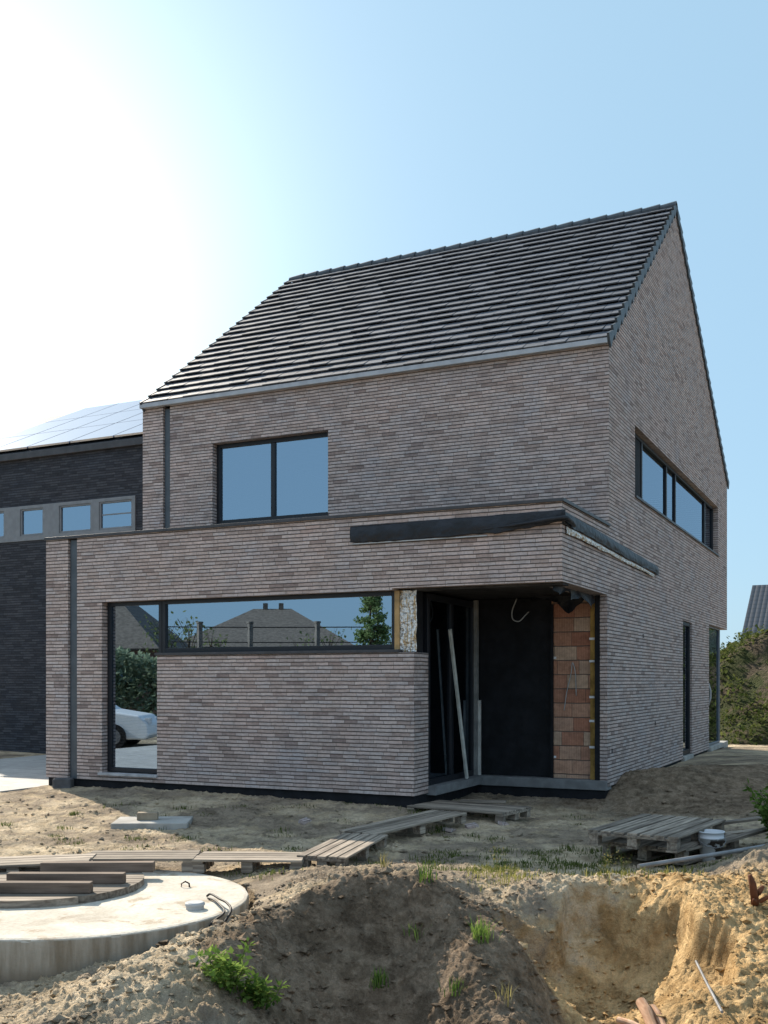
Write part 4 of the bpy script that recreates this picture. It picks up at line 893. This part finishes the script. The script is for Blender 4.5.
def M_pantile(name, col, gl=.25, bd=.02):
    t = NT(name); uvn = t.n('ShaderNodeTexCoord').outputs['Object']; sp = t.n('ShaderNodeSeparateXYZ', {0: uvn})
    wx = t.math('ABSOLUTE', t.math('SINE', t.math('MULTIPLY', sp.outputs[0], math.pi/.24))); wz = t.math('FRACT', t.math('DIVIDE', sp.outputs[2], .24))
    h = t.math('ADD', wx, t.math('MULTIPLY', wz, -.8)); col_ = t.mul(col, t.mix(t.sstep(wz, .0, .25), (.4, .4, .4), (1, 1, 1)))
    return t.bsdf(col_, gl, .5, h, bd)
navy = M_pantile('glazed_navy_tile', (.022, .024, .034), .45); red_tile = M_plain('brown_tile', (.13, .115, .10), .8, .2)
far_wall = M_plain('far_brick', (.22, .13, .10), .9, .1)
gable_house('far_house', 'distant house whose dark tiled roof rises behind the overgrown earth hill', (17.06, 50, 0), HR, 16, 11, 3.2, 6.66, far_wall, navy)

# ---------------------------------------------------------------- what the windows mirror: the street side behind the photographer
def mirror(px, py, Tt):
    P = Vector(((px-384)/1052*Tt, Tt, 1.65-(py-681)/1052*Tt)); d = (P-HO).dot(B1)-.145; return P-B1*2*d
pL, pR = mirror(172, 645, 62), mirror(352, 645, 62); d = pL-pR
hz = gable_house('hipped_house', 'low house with a brown hipped roof mirrored in the long window', (pR.x, pR.y, 0), math.atan2(d.y, d.x), d.length, 11, 3.7, 6.3, far_wall, red_tile, hip=4.3, chim=(4.6, 5.6))
pA, pB = mirror(155, 648, 50), mirror(40, 560, 50); d = pB-pA; d.z = 0
gable_house('street_house', 'house across the street mirrored in the tall window', (pA.x, pA.y, 0), math.atan2(d.y, d.x), 9, 12, 3.2, 7.2, far_wall, red_tile, hip=4.4)
def tree(name, label, loc, h, wd, mat, seed, kind='round', n=2600, ls=.22, group=None):
    t = thing(name, label, 'tree', loc, 0, group); q = random.Random(seed); tr = MB()
    tr.tube([(0, 0, -.2), (.03*h*.2, 0, h*.35), (0, .02*h, h*.7), (0, 0, h*.93)], [h*.022, h*.016, h*.009, h*.003], 8); lf = MB(); tips = []
    for k in range(110 if kind == 'cone' else 34):
        u = q.uniform(.08 if kind == 'cone' else .22, .97); a = q.uniform(0, 6.28); prof = (1-u)**.85 if kind == 'cone' else math.sin(math.pi*min(1, (u-.15)/.85))**.6
        r2 = wd*prof*q.uniform(.6, 1); b0 = Vector((0, 0, h*u*(.8 if kind != 'cone' else 1))); tp = Vector((math.cos(a)*r2, math.sin(a)*r2, h*u+(.0 if kind == 'cone' else .1*h)))
        tr.tube([b0, b0.lerp(tp, .5)+Vector((0, 0, .02*h)), tp], [h*.005, h*.003, h*.001], 5); tips.append((b0, tp))
    for k in range(n):
        b0, tp = tips[q.randrange(len(tips))]; p = b0.lerp(tp, q.uniform(.35, 1.08))+Vector((q.gauss(0, .07), q.gauss(0, .07), q.gauss(0, .06)))*h*.5*(.32 if kind == 'cone' else 1)
        d = Vector((q.gauss(0, 1), q.gauss(0, 1), q.gauss(0, 1))).normalized(); s2 = d.cross(Vector((q.gauss(0, 1), q.gauss(0, 1), 1))).normalized(); l_ = ls*q.uniform(.5, 1.2)
        lf.face([p, p+d*l_*.5+s2*l_*.3, p+d*l_, p+d*l_*.5-s2*l_*.3])
    tr.build('trunk', bark, t); lf.build('crown', mat, t); return t
pt = mirror(372, 640, 34); tree('conifer_tree', 'pale green conifer mirrored at the end of the long window', (pt.x, pt.y, 0), 5.0, 1.45, M_leaf('leaf_pale_conifer', (.13, .22, .09), (.30, .38, .18)), 3, 'cone', 11000, .12)
for i, (px, Tt, h, wd, n_) in enumerate(((330, 48, 3.9, 1.7, 260), (305, 52, 3.8, 1.6, 240), (190, 44, 4.1, 1.8, 260), (168, 46, 4.3, 1.7, 260), (212, 50, 4.0, 1.6, 240), (392, 50, 3.9, 1.7, 900))):
    pt = mirror(px, 640, Tt); tree('bare_tree', ('nearly bare spreading tree mirrored beside the conifer', 'nearly bare spreading tree mirrored by the slope of the hipped roof', 'nearly bare tree mirrored in the corner of the long window', 'nearly bare tree mirrored beside the window mullion', 'nearly bare tree mirrored over the left slope of the hipped roof', 'leafy low tree mirrored behind the conifer')[i], (pt.x, pt.y, 0), h, wd, leaf_mid, 40+i, 'round', n_, .2, 'trees along the street')
hd = thing('garden_hedge', 'dense dark green hedge mirrored behind the parked car', 'hedge', (0, 0, 0)); lf = MB(); bx_ = MB(); q = random.Random(6)
P, Q = mirror(40, 660, 33), mirror(235, 660, 33); P.z = Q.z = 0; dd = (Q-P).normalized(); nd = Vector((-dd.y, dd.x, 0)); Lh = (Q-P).length
for k in range(9000):
    u = q.uniform(0, Lh); a = q.uniform(0, 3.14); hh = 2.35+.35*math.sin(u*.9); p = P+dd*u+nd*(math.cos(a)*.6)+Vector((0, 0, q.random()**.6*hh))
    d = Vector((q.gauss(0, 1), q.gauss(0, 1), q.gauss(0, 1))).normalized(); s2 = d.cross(Vector((.3, .2, 1))).normalized(); l_ = .2*q.uniform(.6, 1.2)
    lf.face([p, p+d*l_*.5+s2*l_*.35, p+d*l_, p+d*l_*.5-s2*l_*.35])
lf.build('foliage', M_leaf('hedge_leaf', (.20, .26, .17), (.32, .38, .26)), hd)
for k in range(8):
    p = P+dd*(Lh*(k+.5)/8); bx_.tube([p, p+Vector((.1, 0, 1.8))], [.06, .02], 6)
bx_.build('stem', bark, hd)
# white parked car
C0, C1 = mirror(156, 740, 26), mirror(-14, 740, 26); C0.z = C1.z = 0; d = C1-C0
car = thing('parked_car', 'white hatchback parked on the street, mirrored in the tall window', 'car', C0, math.atan2(d.y, d.x))
white = M_plain('white_paint', (.80, .81, .82), .3, .5, .03, bump=.0002)
prof = [(0, .35), (.02, .62), (.25, .82), (1.05, .95), (1.75, 1.40), (2.3, 1.48), (3.2, 1.46), (3.85, 1.2), (4.1, .95), (4.18, .5), (4.1, .28), (.1, .24)]
bm_ = MB(); wy = .86
def inset(z): return wy-.02-max(0, (z-.9))*.32
b0 = 0
for s_ in (-1, 1):
    for x, z in prof: bm_.v.append((x, s_*inset(z), z))
m_ = len(prof)
for k in range(m_): bm_.f.append((k, (k+1) % m_, m_+(k+1) % m_, m_+k)); bm_.m.append(0)
bm_.f.append(tuple(range(m_))); bm_.f.append(tuple(range(m_, 2*m_))[::-1]); bm_.m += [0, 0]
body = bm_.build('body', white, car, bevel=.04, fixn=True)
for s_ in (-1, 1):
    for nm_, pg in (('window', [(1.45, .98), (1.85, 1.33), (2.35, 1.38), (2.35, .98)]), ('window', [(2.43, .98), (2.43, 1.385), (3.15, 1.37), (3.5, 1.2), (3.6, .98)])):
        wm = MB(); wm.face([(x, s_*(inset(z)+.006), z) for x, z in pg]); wm.build(nm_, glass_dark, car)
    for wx in (.85, 3.35):
        wh = thing('wheel', None, None, (wx, s_*.80, .31)); del_ = [wh.pop(k) for k in ('label', 'category', 'group') if k in wh]; wh.parent = car
        ty = MB(); ty.tube([(0, -.1, 0), (0, .1, 0)], .31, 28); ty.build('tyre', rubber, wh)
        rm_ = MB(); rm_.tube([(0, -.105, 0), (0, .105, 0)], .19, 20); rm_.build('rim', metal_tube, wh)
hl2 = MB(); hl2.box(-.01, .12, -.78, -.5, .62, .76); hl2.build('headlight', plastic_white, car); hl2 = MB(); hl2.box(-.01, .12, .5, .78, .62, .76); hl2.build('headlight', plastic_white, car)
# fence posts with wires, mirrored in the long window
for i, px in enumerate((200, 317, 250)):
    pt = mirror(px, 640, 40); m_ = MB(); m_.box(-.08, .08, -.08, .08, -.2, 3.85); m_.box(-.10, .10, -.10, .10, 3.85, 3.92)
    tag(m_.build('fence_post', M_plain('post_grey', (.16, .15, .14), .8), loc=(pt.x, pt.y, 0)), ('grey post mirrored in front of the left roof slope', 'grey post mirrored between the hipped roof and the conifer', 'grey post mirrored in front of the middle of the hipped roof')[i], 'post', 'posts along the street')
PA, PB = mirror(160, 640, 40), mirror(395, 640, 40)
m_ = MB()
m_.tube([(PA.x, PA.y, 3.72), (PB.x, PB.y, 3.68)], .022, 5); tag(m_.build('overhead_wire', rubber), 'upper dark wire mirrored across the long window', 'wire')
m_ = MB(); m_.tube([(PA.x, PA.y, 3.15), (PB.x, PB.y, 3.1)], .02, 5); tag(m_.build('overhead_wire', rubber), 'lower dark wire mirrored across the long window', 'wire')
print('verts', len(V))
